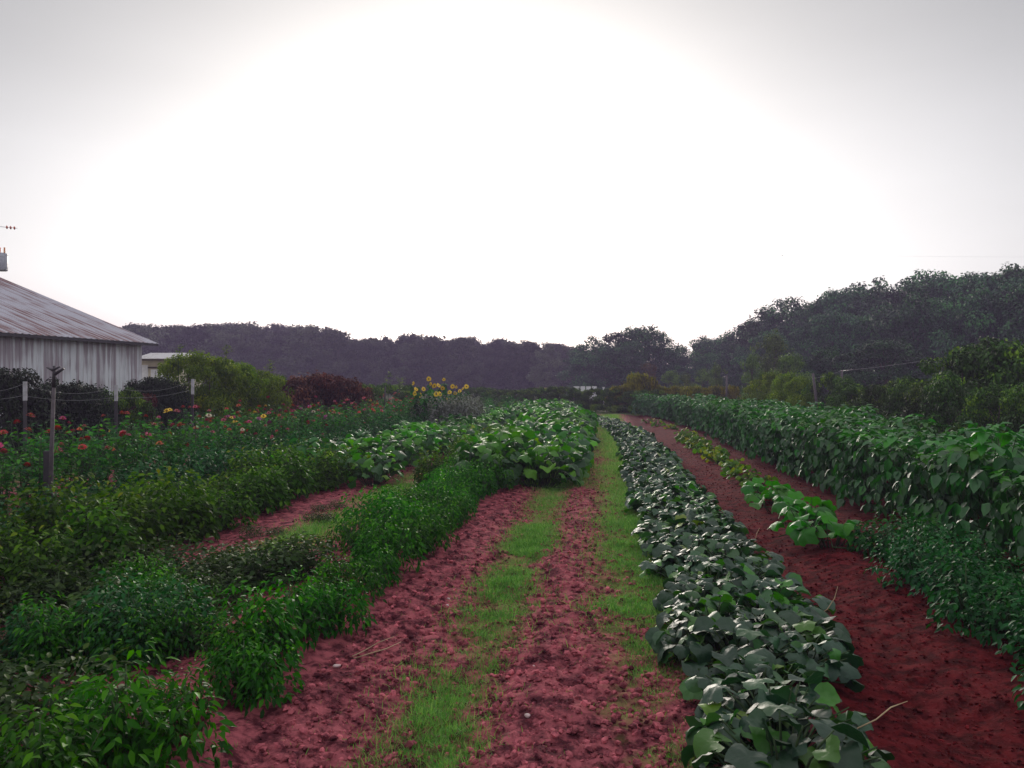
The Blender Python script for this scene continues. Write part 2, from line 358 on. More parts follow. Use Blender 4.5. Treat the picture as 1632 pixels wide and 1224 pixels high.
# ------------------------------------------------------------------ ground
_lat = rng.random((256, 256))
def vnoise(x, y, f):
    x = x * f + 100; y = y * f + 100; xi = np.floor(x).astype(int); yi = np.floor(y).astype(int)
    u = x - xi; v = y - yi; u = u * u * (3 - 2 * u); v = v * v * (3 - 2 * v); q = lambda a, b: _lat[a % 256, b % 256]
    return (q(xi, yi) * (1 - u) + q(xi + 1, yi) * u) * (1 - v) + (q(xi, yi + 1) * (1 - u) + q(xi + 1, yi + 1) * u) * v
def height(x, y):
    x = np.asarray(x, float); y = np.asarray(y, float)
    inside = np.clip((11 - np.abs(x)) / 1.5, 0, 1) * np.clip((47 - y) / 2, 0, 1) * np.clip((y + 1) / 2, 0, 1)
    near = np.clip((16 - y) / 6, 0, 1)
    h = .05 * (vnoise(x, y, .7) - .5) + .035 * (vnoise(x, y, 2.6) - .5)
    h += near * (.04 * (vnoise(x, y, 9) - .5) + .030 * (vnoise(x, y, 21) - .5) + .014 * (vnoise(x, y, 43) - .5)) * np.clip(1.25 - np.abs(x + .3) / 3.2, .5, 1)
    h += .035 * np.exp(-((x + .3) / .30) ** 2) - .02 * np.exp(-((x + .8) / .18) ** 2) + .05 * np.exp(-((x - .9) / .5) ** 2) - .05 * np.exp(-((x - 1.75) / .28) ** 2) + .06 * np.exp(-((x - 2.35) / .35) ** 2)
    h += .05 * np.exp(-((x + 1.95) / .5) ** 2)
    return h * inside
def axis(lo, hi, fine, a, b):
    v = list(np.arange(a, b, fine)); s = fine; p = a
    while p > lo: s *= 1.16; p -= s; v.insert(0, p)
    s = fine; p = b
    while p < hi: s *= 1.16; p += s; v.append(p)
    return np.array(v)
gx = axis(-900, 900, .035, -3.2, 3.6); gy = list(np.arange(1.8, 7, .032)); s_ = .032
while gy[-1] < 1500: s_ *= 1.03 if gy[-1] < 40 else 1.2; gy.append(gy[-1] + s_)
p_, s_ = gy[0], .04
while p_ > -60: s_ *= 1.4; p_ -= s_; gy.insert(0, p_)
gy = np.array(gy)
X, Y = np.meshgrid(gx, gy); nx, ny = len(gx), len(gy)
V = np.stack([X.ravel(), Y.ravel(), height(X, Y).ravel()], 1)
i = (np.arange(ny - 1)[:, None] * nx + np.arange(nx - 1)[None]).ravel()
T = np.concatenate([np.stack([i, i + 1, i + nx + 1], 1), np.stack([i, i + nx + 1, i + nx], 1)])
tag(link('ground', raw_mesh('ground', V, T, M['soil'])), 'red clay field with rough grass beyond it', None, None, 'structure')

# clods of crumbled clay, thick in the tracks
def blob(seed):
    r0 = random.Random(seed); t = (1 + 5 ** .5) / 2
    V = np.array([(-1, t, 0), (1, t, 0), (-1, -t, 0), (1, -t, 0), (0, -1, t), (0, 1, t), (0, -1, -t), (0, 1, -t), (t, 0, -1), (t, 0, 1), (-t, 0, -1), (-t, 0, 1)], float)
    V /= np.linalg.norm(V[0]); V *= np.array([[r0.uniform(.45, 1.2)] for _ in range(12)]); V *= [1, r0.uniform(.6, .9), .62]
    T = np.array([(0, 11, 5), (0, 5, 1), (0, 1, 7), (0, 7, 10), (0, 10, 11), (1, 5, 9), (5, 11, 4), (11, 10, 2), (10, 7, 6), (7, 1, 8), (3, 9, 4), (3, 4, 2), (3, 2, 6), (3, 6, 8), (3, 8, 9), (4, 9, 5), (2, 4, 11), (6, 2, 10), (8, 6, 7), (9, 8, 1)])
    return V, T
b = B()
def strew(n, x0, x1, y0, y1, smin, smax, pw=3.0):
    y = y0 * (y1 / y0) ** rng.random(n); x = rng.uniform(x0, x1, n)
    sz = smin + (smax - smin) * rng.random(n) ** pw
    for k in range(4):
        q = slice(k, None, 4); P = np.stack([x[q], y[q], height(x[q], y[q]) + sz[q] * .25], 1); m_ = len(P)
        scatter(b, blob(k), P, rng.uniform(0, 6.3, m_), rng.uniform(-.5, .5, m_), rng.uniform(-.5, .5, m_), sz[q], rng.random(m_))
strew(9000, -1.65, -.9, 3.2, 18, .004, .034, 6)
strew(14000, -.65, .3, 3.2, 26, .004, .034, 5)
strew(3500, -1.0, -.6, 3.2, 12, .005, .02)
strew(2500, .2, .6, 3.2, 8, .005, .024)
strew(16000, 1.3, 3.3, 3.2, 24, .004, .020, 5)
strew(5000, -4.4, -2.4, 4.5, 16, .006, .024)
tag(link('soil_clods', b.mesh('soil_clods', M['clod'], False)), 'crumbled red clay clods strewn over the tracks', 'soil', None, 'stuff')

# grass strips
b = B()
def grass(n, x0, x1, y0, y1, smin, smax, thr, soft=.14):
    y = y0 * (y1 / y0) ** rng.random(n); x = rng.normal((x0 + x1) / 2, (x1 - x0) / 3.3, n)
    d = .6 * vnoise(x, y, 1.3) + .4 * vnoise(x + 40, y, 4.5) + np.clip((y - 3) / 9, 0, 1) * .22
    k = d > thr + rng.uniform(-soft, soft, n) * .6
    x, y = x[k], y[k]; n = len(x); dd = d[k]
    P = np.stack([x, y, height(x, y) - .005], 1)
    sz = rng.uniform(smin, smax, n) * (.65 + .9 * np.clip(dd - thr, 0, .5)) * (1 + y / 40)
    scatter(b, BLADE, P, rng.uniform(0, 6.3, n), rng.uniform(.35, 1.35, n), rng.uniform(-.6, .6, n), sz, np.clip(rng.random(n) ** 1.3 * .78 + .12 * vnoise(x, y, 2) + .16 * np.clip((y - 7) / 9, 0, 1), 0, 1))
grass(46000, -1.06, -.58, 3.1, 10, .02, .08, .49, .22)
grass(22000, -1.06, -.54, 8, 30, .04, .08, .46, .16)
grass(40000, -.02, .56, 3.1, 10, .02, .07, .44, .22)
grass(56000, -.04, .70, 6, 44, .035, .075, .36, .16)
grass(16000, -3.65, -3.0, 6.5, 16, .04, .09, .57, .12)
grass(16000, -1.1, .4, 13, 42, .04, .09, .48, .16)
grass(5000, -.6, .1, 3.2, 24, .025, .055, .66)
grass(4500, -1.6, .5, 3.1, 14, .02, .045, .45, .3)
tag(link('grass', b.mesh('grass', M['grass'])), 'short green grass growing in the strips between the wheel tracks', 'grass', None, 'stuff')

# ------------------------------------------------------------------ crop plants
def dome(n, r, h, zlo, shell=.55):
    """points through a rounded bush, most of them near its surface"""
    a = rng.uniform(0, 2 * pi, n); u = rng.random(n)
    ph = np.arcsin(u * .98) ; k = shell + (1 - shell) * rng.random(n) ** .6
    return np.stack([np.cos(a) * np.cos(ph * .9) * r * k, np.sin(a) * np.cos(ph * .9) * r * k, zlo + (h - zlo) * np.sin(ph) * k + rng.uniform(0, .12, n) * h], 1), a

def mk_bush(name, mat, h, r, n, s0, s1, tpl, droop=(-.9, .1), stems=7, lumps=5):
    bl, bs = B(), B()
    ctr = [(0, 0, 0, 1)] + [(rng.normal(0, r * .45), rng.normal(0, r * .45), 0, rng.uniform(.6, 1.0)) for _ in range(lumps)]
    for j in range(len(ctr)):
        cx, cy, _, k = ctr[j]; m_ = n // len(ctr)
        P, a = dome(m_, r * .62 * k, h * k, h * .08)
        P[:, 0] += cx; P[:, 1] += cy
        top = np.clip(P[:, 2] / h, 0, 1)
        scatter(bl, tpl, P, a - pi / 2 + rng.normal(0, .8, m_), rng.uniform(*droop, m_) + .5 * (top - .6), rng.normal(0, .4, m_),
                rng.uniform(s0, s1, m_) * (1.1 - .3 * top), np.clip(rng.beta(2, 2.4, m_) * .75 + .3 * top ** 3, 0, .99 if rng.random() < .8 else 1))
        bs.tube([(0, 0, -.02), (cx * .4, cy * .4, h * .3), (cx, cy, h * k * .8)], [.010 * h * 2, .007 * h * 2, .003], 5)
    for _ in range(stems):
        a = rng.uniform(0, 6.3); q = r * rng.uniform(.4, .8)
        bs.tube([(0, 0, 0), (cos(a) * q * .5, sin(a) * q * .5, h * .35), (cos(a) * q, sin(a) * q, h * rng.uniform(.4, .8))], [.004, .003, .0015], 4)
    return bl.mesh(name + ' leaves', mat), bs.mesh(name + ' stem', M['stem'])

def mk_bean(i):
    bl, bs = B(), B(); H = rng.uniform(1.0, 1.12)
    n = 72
    hh = rng.uniform(.10, 1, n) ** .8 * H; a = rng.uniform(0, 2 * pi, n); rr = rng.uniform(.16, .46, n) * (1 - .35 * (hh / H) ** 3)
    for k in (-1, 0, 1):                                     # three leaflets to a leaf
        P = np.stack([np.cos(a) * rr, np.sin(a) * rr, hh], 1)
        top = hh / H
        yaw = a - pi / 2 + k * 1.15 + rng.normal(0, .25, n)
        pit = np.where(top > .85, rng.uniform(-.7, .35, n), rng.uniform(-1.45, -.55, n))
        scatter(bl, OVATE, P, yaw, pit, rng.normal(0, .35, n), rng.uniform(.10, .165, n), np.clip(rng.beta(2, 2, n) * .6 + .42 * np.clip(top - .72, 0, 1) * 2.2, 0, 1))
    for k in range(0, n, 4): bs.tube([(np.cos(a[k]) * .03, np.sin(a[k]) * .03, hh[k] * .7), (np.cos(a[k]) * rr[k], np.sin(a[k]) * rr[k], hh[k])], [.004, .002], 4)
    for k in range(3): bs.tube([(.02 * k, .01, -.02), (rng.normal(0, .05), rng.normal(0, .05), H * .5), (rng.normal(0, .1), rng.normal(0, .1), H * .95)], [.008, .006, .003], 5)
    return bl.mesh('bean leaves', M['bean']), bs.mesh('bean stem', M['stem'])

def mk_palm(name, mat, n, r, h0, h1, s0, s1, arch=True, pitch=(-.55, .12)):
    bl, bs = B(), B()
    a = rng.uniform(0, 2 * pi, n); rr = r * np.sqrt(rng.random(n)); hh = (h0 + (h1 - h0) * rng.random(n) ** .8) * (1 - .35 * (rr / r) ** 2)
    P = np.stack([np.cos(a) * rr, np.sin(a) * rr, hh], 1)
    yaw = rng.uniform(0, 2 * pi, n); yaw = np.where(rr > r * .55, a - pi / 2 + rng.normal(0, .9, n), yaw)
    sz = rng.uniform(s0, s1, n); rv = rng.random(n)
    pit = rng.uniform(*pitch, n) - .5 * (rr / r) ** 2
    for k in range(5):
        q = slice(k, None, 5); m_ = len(P[q])
        scatter(bl, PALMS[k], P[q], yaw[q], pit[q], rng.normal(0, .38, m_), sz[q], rv[q])
    for k in range(0, n):
        bx, by = (P[k, 0] * .35, P[k, 1] * .35) if arch else (P[k, 0] * .8, P[k, 1] * .8)
        bs.tube([(bx, by, 0), ((bx + P[k, 0]) / 2 * 1.02, (by + P[k, 1]) / 2, P[k, 2] * .7), P[k]], [.006, .005, .003], 4)
    bs.tube([(-r * .9, -.1, .02), (-r * .3, .06, .05), (r * .3, -.05, .03), (r * .9, .08, .04)], .006, 5)
    return bl.mesh(name + ' leaves', mat), bs.mesh(name + ' stem', M['stem'])

def mk_bloom(name, col, seed, r=.042):
    b_ = B(); r0 = np.random.default_rng(seed)
    pet = (np.array([(0, .1, 0), (.16, .6, .04), (0, 1, -.02), (-.16, .6, .04)], float) * [1.2, 1, 1], KITE[1])
    for lay, (s, n, z, pt) in enumerate(((1, 13, 0, .02), (.78, 11, .008, .30), (.5, 8, .014, .65))):
        a = np.arange(n) / n * 2 * pi + lay * .3
        scatter(b_, pet, np.stack([0 * a, 0 * a, 0 * a + z], 1), a, np.full(n, pt) + r0.normal(0, .07, n), 0 * a, np.full(n, r * s), r0.random(n))
    b_.tube([(0, 0, -.006), (0, 0, .012), (0, 0, .022)], [.010, .012, .004], 7, m=1)
    return b_.mesh(name, [M['z_' + col], M['zdisc']])

def mk_zinnia(i):
    bl, bs = B(), B(); H = 1.2; tops = []
    for k in range(9):
        a = rng.uniform(0, 6.3); q = rng.uniform(.05, .34); h = H * rng.uniform(.6, 1.0)
        p0 = np.array((0, 0, 0.)); p2 = np.array((cos(a) * q, sin(a) * q, h)); p1 = p2 * (.5, .5, .5) + (0, 0, .05)
        bs.tube([p0, p1, p2], [.006, .005, .003], 5); tops.append(p2)
        n = 26; t = rng.uniform(.12, .97, n); P = np.outer(1 - t, p0) + np.outer(t, p2); P[:, :2] += rng.normal(0, .035, (n, 2))
        scatter(bl, LANCE, P, rng.uniform(0, 6.3, n), rng.uniform(-.6, .4, n), rng.normal(0, .4, n), rng.uniform(.06, .115, n), rng.beta(2, 2.3, n))
    return bl.mesh('zinnia leaves', M['zinnia']), bs.mesh('zinnia stem', M['stem']), tops

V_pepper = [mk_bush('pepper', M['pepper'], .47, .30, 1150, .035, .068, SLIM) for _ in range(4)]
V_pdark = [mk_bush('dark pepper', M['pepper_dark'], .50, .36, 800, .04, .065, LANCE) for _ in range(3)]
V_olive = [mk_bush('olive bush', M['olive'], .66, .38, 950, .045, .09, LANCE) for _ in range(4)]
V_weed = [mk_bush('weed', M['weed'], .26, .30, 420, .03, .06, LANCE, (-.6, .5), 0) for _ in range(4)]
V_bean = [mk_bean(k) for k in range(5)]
V_cuke = [mk_palm('cucumber', M['cuke'], 62, .35, .07, .27, .075, .155) for _ in range(5)]
V_squash = [mk_palm('squash', M['squash'], 62, .62, .2, .85, .13, .27) for _ in range(4)]
V_young = [mk_palm('young squash', M['young'], 15, .30, .12, .34, .13, .19, pitch=(-.9, .2)) for _ in range(3)]
V_yellow = [mk_palm('yellowing squash', M['yellowing'], 17, .26, .06, .26, .07, .12, pitch=(-1.1, .1)) for _ in range(3)]
V_zinnia = [mk_zinnia(k) for k in range(4)]
BLOOMS = {c: mk_bloom('bloom', c, 5 + k) for k, c in enumerate(('red', 'magenta', 'orange', 'pink', 'coral', 'yellow', 'cream', 'purple'))}

def plant(kind, var, x, y, label, cat, group, sc=1.0, leaf='leaves', rz=None, z=None):
    me = var[random.randrange(len(var))]
    r_ = root(kind, (x, y, float(height(x, y)) - .01 if z is None else z), label, cat, group, random.uniform(0, 6.28) if rz is None else rz, sc)
    link(leaf, me[0], r_); link('stem', me[1], r_)
    return r_, me

# cucumbers: two staggered lines of vines; the row leans left at its far end
def bend(y): return -.0055 * max(0, y - 22) ** 2
def bend_bean(y): return -.0045 * max(0, y - 26) ** 2
k = 0; y = 3.5
while y < 47:
    for sx in (-.15, .17):
        if sx > 0 and y < 4.7: continue
        sec = ('lowest vines at the near end of the cucumber row, right of the grass strip' if y < 6 else
               'cucumber vine with grey green lobed leaves in the middle stretch of its row' if y < 16 else
               'small looking far cucumber vine where the row bends left')
        plant('cucumber_vine', V_cuke, .90 + sx + random.uniform(-.07, .07) + bend(y), y + random.uniform(-.1, .1),
              sec, 'cucumber plant', 'cucumber vines' + (' near' if y < 6 else ' middle' if y < 16 else ' far'), random.uniform(.88, 1.12))
    y += .42 if y < 14 else .55

# beans: three merged rows of tall plants on the right
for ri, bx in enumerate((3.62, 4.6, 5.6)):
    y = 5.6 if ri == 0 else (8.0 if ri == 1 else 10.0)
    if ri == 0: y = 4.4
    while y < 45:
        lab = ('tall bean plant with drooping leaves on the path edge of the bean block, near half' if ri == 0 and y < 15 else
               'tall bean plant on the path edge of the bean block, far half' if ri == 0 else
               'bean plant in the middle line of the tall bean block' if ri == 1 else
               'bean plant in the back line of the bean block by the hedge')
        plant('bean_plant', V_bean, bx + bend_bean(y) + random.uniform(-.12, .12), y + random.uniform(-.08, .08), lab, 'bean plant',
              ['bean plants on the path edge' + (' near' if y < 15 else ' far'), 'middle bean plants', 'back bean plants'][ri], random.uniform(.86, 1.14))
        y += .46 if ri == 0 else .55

# low dark peppers at the right, in front of the beans
for (y, x) in [(y, x) for y in np.arange(3.3, 8.2, .44) for x in (2.55, 3.0)]:
    plant('pepper_plant', V_pdark, x + random.uniform(-.08, .08) + (.12 if y > 7 else 0), y + random.uniform(-.08, .08), 'dark green low pepper bush in front of the near bean plants', 'pepper plant', 'dark pepper bushes on the right', random.uniform(.85, 1.08))

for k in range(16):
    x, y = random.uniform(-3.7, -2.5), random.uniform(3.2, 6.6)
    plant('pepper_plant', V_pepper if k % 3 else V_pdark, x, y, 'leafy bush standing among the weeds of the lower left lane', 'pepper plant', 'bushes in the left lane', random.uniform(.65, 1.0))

# young squash, then yellowing plants up the red path
for k, y in enumerate(np.arange(8.5, 12.6, .62)):
    plant('squash_plant', V_young, 2.28 + random.uniform(-.14, .14), y, 'young bright green squash plant on the red path between cucumbers and beans', 'squash plant', 'young squash on the path', random.uniform(.85, 1.15))
for k, y in enumerate(np.concatenate([np.arange(13.2, 17.5, .8), np.arange(17.6, 26, .55), [30, 33, 36]])):
    plant('squash_plant', V_yellow, 2.4 + bend_bean(y) * .9 + random.uniform(-.12, .12), y, 'withering yellow green squash plant farther up the red path', 'squash plant', 'yellowing squash on the path', random.uniform(.9, 1.3))

# the pepper row left of the track
y = 2.9
while y < 15:
    plant('pepper_plant', V_pepper, -1.90 + random.uniform(-.2, .17), y + random.uniform(-.08, .08),
          'bright green pepper bush in the lower left, nearest part of the row' if y < 6 else 'green pepper bush in the row left of the bare track', 'pepper plant',
          'pepper bushes by the track' + (' near' if y < 6 else ' far'), random.uniform(.72, 1.18) if y < 12 else random.uniform(1.05, 1.35))
    y += .40
for y in np.arange(7.6, 14.6, .5):
    plant('pepper_plant', V_pepper, -2.35 + random.uniform(-.12, .12), y, 'green pepper bush in the row left of the bare track', 'pepper plant', 'pepper bushes by the track far', random.uniform(.85, 1.3))
for y in np.arange(13.2, 24, .75):
    plant('pepper_plant', V_olive, -2.75 + random.uniform(-.2, .2), y, 'olive green pepper bush between the pepper row and the far squash', 'pepper plant', 'olive pepper bushes mid field', random.uniform(.85, 1.15))

# squash mound left of the track
y = 13.2
while y < 44:
    for sx in ((-.55, .35) if y < 30 else (-.6, .1, .7)):
        s_ = 1.0 if y < 26 else 1.05
        plant('squash_plant', V_squash, -1.35 + sx + random.uniform(-.12, .12) + bend(y) * .9, y + random.uniform(-.2, .2),
              'large leaved squash plant at the front of the mound left of the track' if y < 20 else 'large leaved squash plant in the back of the mound left of the track', 'squash plant',
              'squash in the mound' + (' front' if y < 20 else ' back'), s_ * random.uniform(.9, 1.15))
    y += .85
# row B: olive bushes near, squash farther
y = 4.4
while y < 14.5:
    for x in (-4.55, -5.25):
        plant('bean_bush', V_olive, x + random.uniform(-.13, .13), y + random.uniform(-.12, .12), 'bushy olive green bean plant in the second row from the left lane', 'bean plant', 'olive bean bushes', random.uniform(.75, 1.3))
    y += .55
y = 13.5
while y < 40:
    for x in (-4.0, -4.9):
        plant('squash_plant', V_squash, x + random.uniform(-.15, .15), y + random.uniform(-.15, .15), 'broad leaved squash plant between the zinnias and the mid field peppers', 'squash plant', 'squash by the zinnias', random.uniform(.78, .98))
    y += .95
y = 6.0
while y < 30:
    plant('pepper_plant', V_pdark, -6.1 + random.uniform(-.15, .15), y, 'dark pepper bush at the foot of the zinnia bed', 'pepper plant', 'dark pepper bushes by the zinnias', random.uniform(1.2, 1.75))
    y += .6
# weeds in the left lane
for k in range(48):
    y = 3.0 + 4.0 * random.random() ** .8; x = random.uniform(-4.3, -2.45)
    plant('weed', V_weed, x, y, 'low sprawling weed in the dark lower left lane', 'weed', 'weeds in the left lane', random.uniform(.8, 1.6))
for k in range(16):
    x, y = random.choice([(random.uniform(-3.9, -3.2), random.uniform(8.5, 11)), (random.uniform(.45, .6), random.uniform(3.5, 7)), (random.uniform(-2.7, -2.5), random.uniform(6, 12))])
    plant('weed', V_weed, x, y, 'small weed at the edge of the grass between crop rows', 'weed', 'scattered small weeds', random.uniform(.3, .6))

# zinnias with their blooms
cols_near = ['orange', 'orange', 'red', 'red', 'coral', 'magenta', 'pink']; cols = ['red', 'magenta', 'magenta', 'pink', 'coral', 'red', 'red', 'orange', 'magenta', 'pink', 'purple', 'cream', 'yellow']
for x0 in (-6.75, -7.4, -8.1, -8.8):
    y = 6.6 if x0 > -7.5 else 8.0
    while y < 36:
        r_, me = plant('zinnia_plant', V_zinnia, x0 + random.uniform(-.12, .12), y + random.uniform(-.1, .1),
                       'leafy zinnia plant near the left edge around the wooden stake' if y < 13 else 'zinnia plant in the middle of the flower bed' if y < 24 else 'zinnia plant in the red flowering far end of the bed', 'zinnia',
                       'zinnias' + (' near the stake' if y < 13 else ' mid bed' if y < 24 else ' far end'), random.uniform(.9, 1.1))
        if x0 > -7.9 and random.random() < .75:
            for q_ in range(random.choice((1, 1, 2))):
                c = random.choice(['red', 'magenta', 'magenta', 'red', 'pink', 'coral', 'purple'])
                a_ = random.uniform(-1.5, .7) - r_.rotation_euler.z
                o = link('bloom', BLOOMS[c], r_, (.40 * cos(a_), .40 * sin(a_), random.uniform(.62, 1.1)), 0, random.uniform(1.0, 1.4)); o['label'] = c + ' bloom'
                o.rotation_euler = (random.uniform(-.2, .7), random.uniform(-.3, .6), random.uniform(0, 6))
        tops = random.sample(list(me[2]), random.choice((1, 1, 2)) if y < 14 else random.choice((1, 2, 3)))
        for p in tops:
            c = random.choice(cols_near if y < 12 else cols if y < 24 else ['red', 'coral', 'coral', 'pink', 'magenta', 'orange'])
            o = link('bloom', BLOOMS[c], r_, tuple(p + np.array((0, 0, .07))), random.uniform(0, 6), random.uniform(1.1, 1.6))
            o.rotation_euler = (random.uniform(-.3, .5), random.uniform(-.4, .4), random.uniform(0, 6)); o['label'] = c + ' bloom'
        y += .62 if y < 20 else .75

# sunflowers over withered plants
def mk_head():
    b_ = B(); pet = (KITE[0] * [1.1, 1, 1], KITE[1]); n = 18
    for lay in range(2):
        a = np.arange(n) / n * 2 * pi + lay * .16
        P = np.stack([-np.sin(a) * .035, np.cos(a) * .035, 0 * a - .004 * lay], 1)
        scatter(b_, pet, P, a, rng.normal(-.05 - .1 * lay, .12, n), 0 * a, rng.uniform(.095, .12, n), rng.random(n))
    bd = B(); bd.tube([(0, 0, -.02), (0, 0, .012), (0, 0, .022)], [.03, .038, .02], 14)
    return b_.mesh('petals', M['sunpetal']), bd.mesh('disc', M['sundisc'])
HEAD = mk_head()
SUN = [(659, 611, 29.5), (684, 604, 29), (664, 620, 28.5), (676, 620, 28), (708, 605, 30), (700, 614, 29), (693, 615, 28.2), (662, 627, 27.8), (696, 628, 27.5), (702, 628, 28.4), (722, 616, 31), (728, 617, 31.6), (744, 616, 32), (733, 623, 31), (712, 636, 29), (687, 612, 30.2), (717, 625, 30), (738, 619, 32.4), (706, 619, 28.6), (726, 627, 30.5), (670, 630, 29.4)]
for k, (px, py, d) in enumerate(SUN):
    z = EYE + (CY - py) * d / FPX; p = W(px, d); hgt = z
    lab = ('tallest sunflower, its yellow head above the others' if k == 1 else 'sunflower with a yellow head at the left end of its clump' if k == 0 else 'tall sunflower leaning right behind the clump' if k == 4 else 'sunflower with a yellow head among the withered grey plants')
    r_ = root('sunflower', (p[0], p[1], 0), lab, 'sunflower', None if k in (0, 1, 4) else 'sunflowers in the clump')
    bs = B(); lx = random.uniform(-.08, .08)
    bs.tube([(lx, 0, -.02), (lx * .5, .02, hgt * .6), (0, .05, hgt - .05), (0, -.02, hgt)], [.015, .012, .009, .008], 6); link('stem', bs.mesh('sunflower stem', M['stem']), r_)
    bl = B(); n = 34; t = rng.uniform(.3, .95, n)
    scatter(bl, OVATE, np.stack([lx * (1 - t), 0 * t, t * (hgt - .05)], 1), rng.uniform(0, 6.3, n), rng.uniform(-.8, 0, n), rng.normal(0, .3, n), rng.uniform(.14, .24, n), rng.random(n) * .8)
    link('leaves', bl.mesh('sunflower leaves', M['zinnia']), r_)
    h_ = link('flower_head', HEAD[0], r_, (0, -.06, hgt), 0, random.uniform(.45, .72)); h_.rotation_euler = (R(random.uniform(45, 115)), 0, random.uniform(-.9, 1.3))
    link('disc', HEAD[1], h_)
V_grey = [mk_bush('withered', M['greyleaf'], 1.4, .5, 800, .07, .13, LANCE, (-1.2, .2)) for _ in range(2)]
for k in range(18):
    p = W(random.uniform(668, 762), random.uniform(26.5, 32))
    plant('withered_plant', V_grey, p[0], p[1], 'grey withered tall plant under the sunflowers', 'plant', 'withered plants under the sunflowers', random.uniform(.85, 1.05))
V_feath = [mk_bush('feathery', M['young'], 1.15, .42, 700, .05, .1, NARROW, (-.1, 1.3)) for _ in range(2)]
for k, (px, d) in enumerate([(783, 40), (795, 41), (811, 40), (822, 41.5), (775, 42)]):
    p = W(px, d); plant('asparagus_fern', V_feath, p[0], p[1], 'feathery light green plant at the far end by the hedge', 'plant', 'feathery plants by the hedge', random.uniform(.95, 1.15))

# pumpkins, pebbles, dry straws and stray stalks
for k, (px, d, lb) in enumerate([(671, 14.3, 'small orange pumpkin, leftmost of three, on the bare patch mid field'), (682, 14.9, 'small pumpkin in the middle of the three on the bare patch'), (697, 14.5, 'small orange pumpkin, rightmost of three, on the bare patch mid field')]):
    p = W(px, d); b = B(); n, m_ = 20, 9; V_, T_ = [], []
    for j in range(m_):
        t = pi * j / (m_ - 1)
        for q in range(n):
            a = 2 * pi * q / n; rr = .085 * sin(t) ** .8 * (1 - .10 * abs(sin(2.5 * a * 2))); V_.append((rr * cos(a), rr * sin(a), .06 - .06 * cos(t)))
    for j in range(m_ - 1):
        for q in range(n):
            a_, c_ = j * n + q, j * n + (q + 1) % n; T_ += [(a_, c_, c_ + n), (a_, c_ + n, a_ + n)]
    b.add(V_, T_)
    r_ = root('pumpkin', (p[0], p[1], float(height(p[0], p[1]))), lb, 'pumpkin'); link('skin', b.mesh('pumpkin skin', M['pumpkin']), r_)
    bs = B(); bs.tube([(0, 0, .11), (.01, 0, .14), (.03, 0, .155)], [.014, .009, .010], 6); link('stalk', bs.mesh('stalk', M['drystem']), r_)
for k, (px, py, r0_, lb) in enumerate([(715, 957, .024, 'pale pebble on the track beside the pepper row'), (713, 969, .018, 'small grey pebble just below the pale one on the track'), (851, 1067, .017, 'pale chip of stone in the central track'), (841, 1153, .026, 'rounded pinkish stone low in the central track'), (538, 1081, .035, 'largest pinkish stone at the foot of the near pepper bushes')]):
    d = FPX * EYE / (py - CY); p = W(px, d); Vb, Tb = blob(40 + k); b = B(); b.add(Vb * r0_, Tb)
    me = b.mesh('pebble', M['pebble']); o = link('pebble', me, None, (p[0], p[1], float(height(p[0], p[1])) + r0_ * .4))
    o.modifiers.new('s', 'SUBSURF').levels = 2; o.modifiers['s'].render_levels = 2; tag(o, lb, 'pebble')
def straw(px, py, pts, label, mat='drystem', r0=.0035):
    d = FPX * EYE / (py - CY); p = W(px, d); b = B(); b.tube(pts, [r0] + [r0 * .9] * (len(pts) - 2) + [r0 * .4], 5)
    tag(link('dry_stalk', b.mesh('dry_stalk', M[mat]), None, (p[0], p[1], float(height(p[0], p[1])))), label, 'stalk')
straw(575, 1050, [(-.03, -.08, .02), (.02, .0, .03), (.10, .05, .07), (.19, .08, .10)], 'dry pale straw lying on the soil by the near peppers, upper one')
straw(583, 1052, [(-.05, -.08, .01), (.05, -.02, .03), (.13, .0, .05), (.21, .05, .08)], 'dry pale straw lying crossed under another by the near peppers')
straw(1300, 1010, [(0, 0, .1), (.08, .02, .14), (.13, .02, .22), (.15, .02, .30)], 'thin bent pale stalk sticking out of the cucumbers over the red path', 'drystem')
straw(1385, 1222, [(-.1, 0, .1), (.03, .0, .17), (.10, .02, .22), (.17, .02, .25)], 'thin pale stalk at the near end of the cucumbers by the dark path', 'drystem')
straw(1200, 880, [(0, 0, 0), (.02, .0, .12), (.04, .02, .20), (.07, .02, .26)], 'short upright dry stalk between cucumbers and red path', 'drystem')

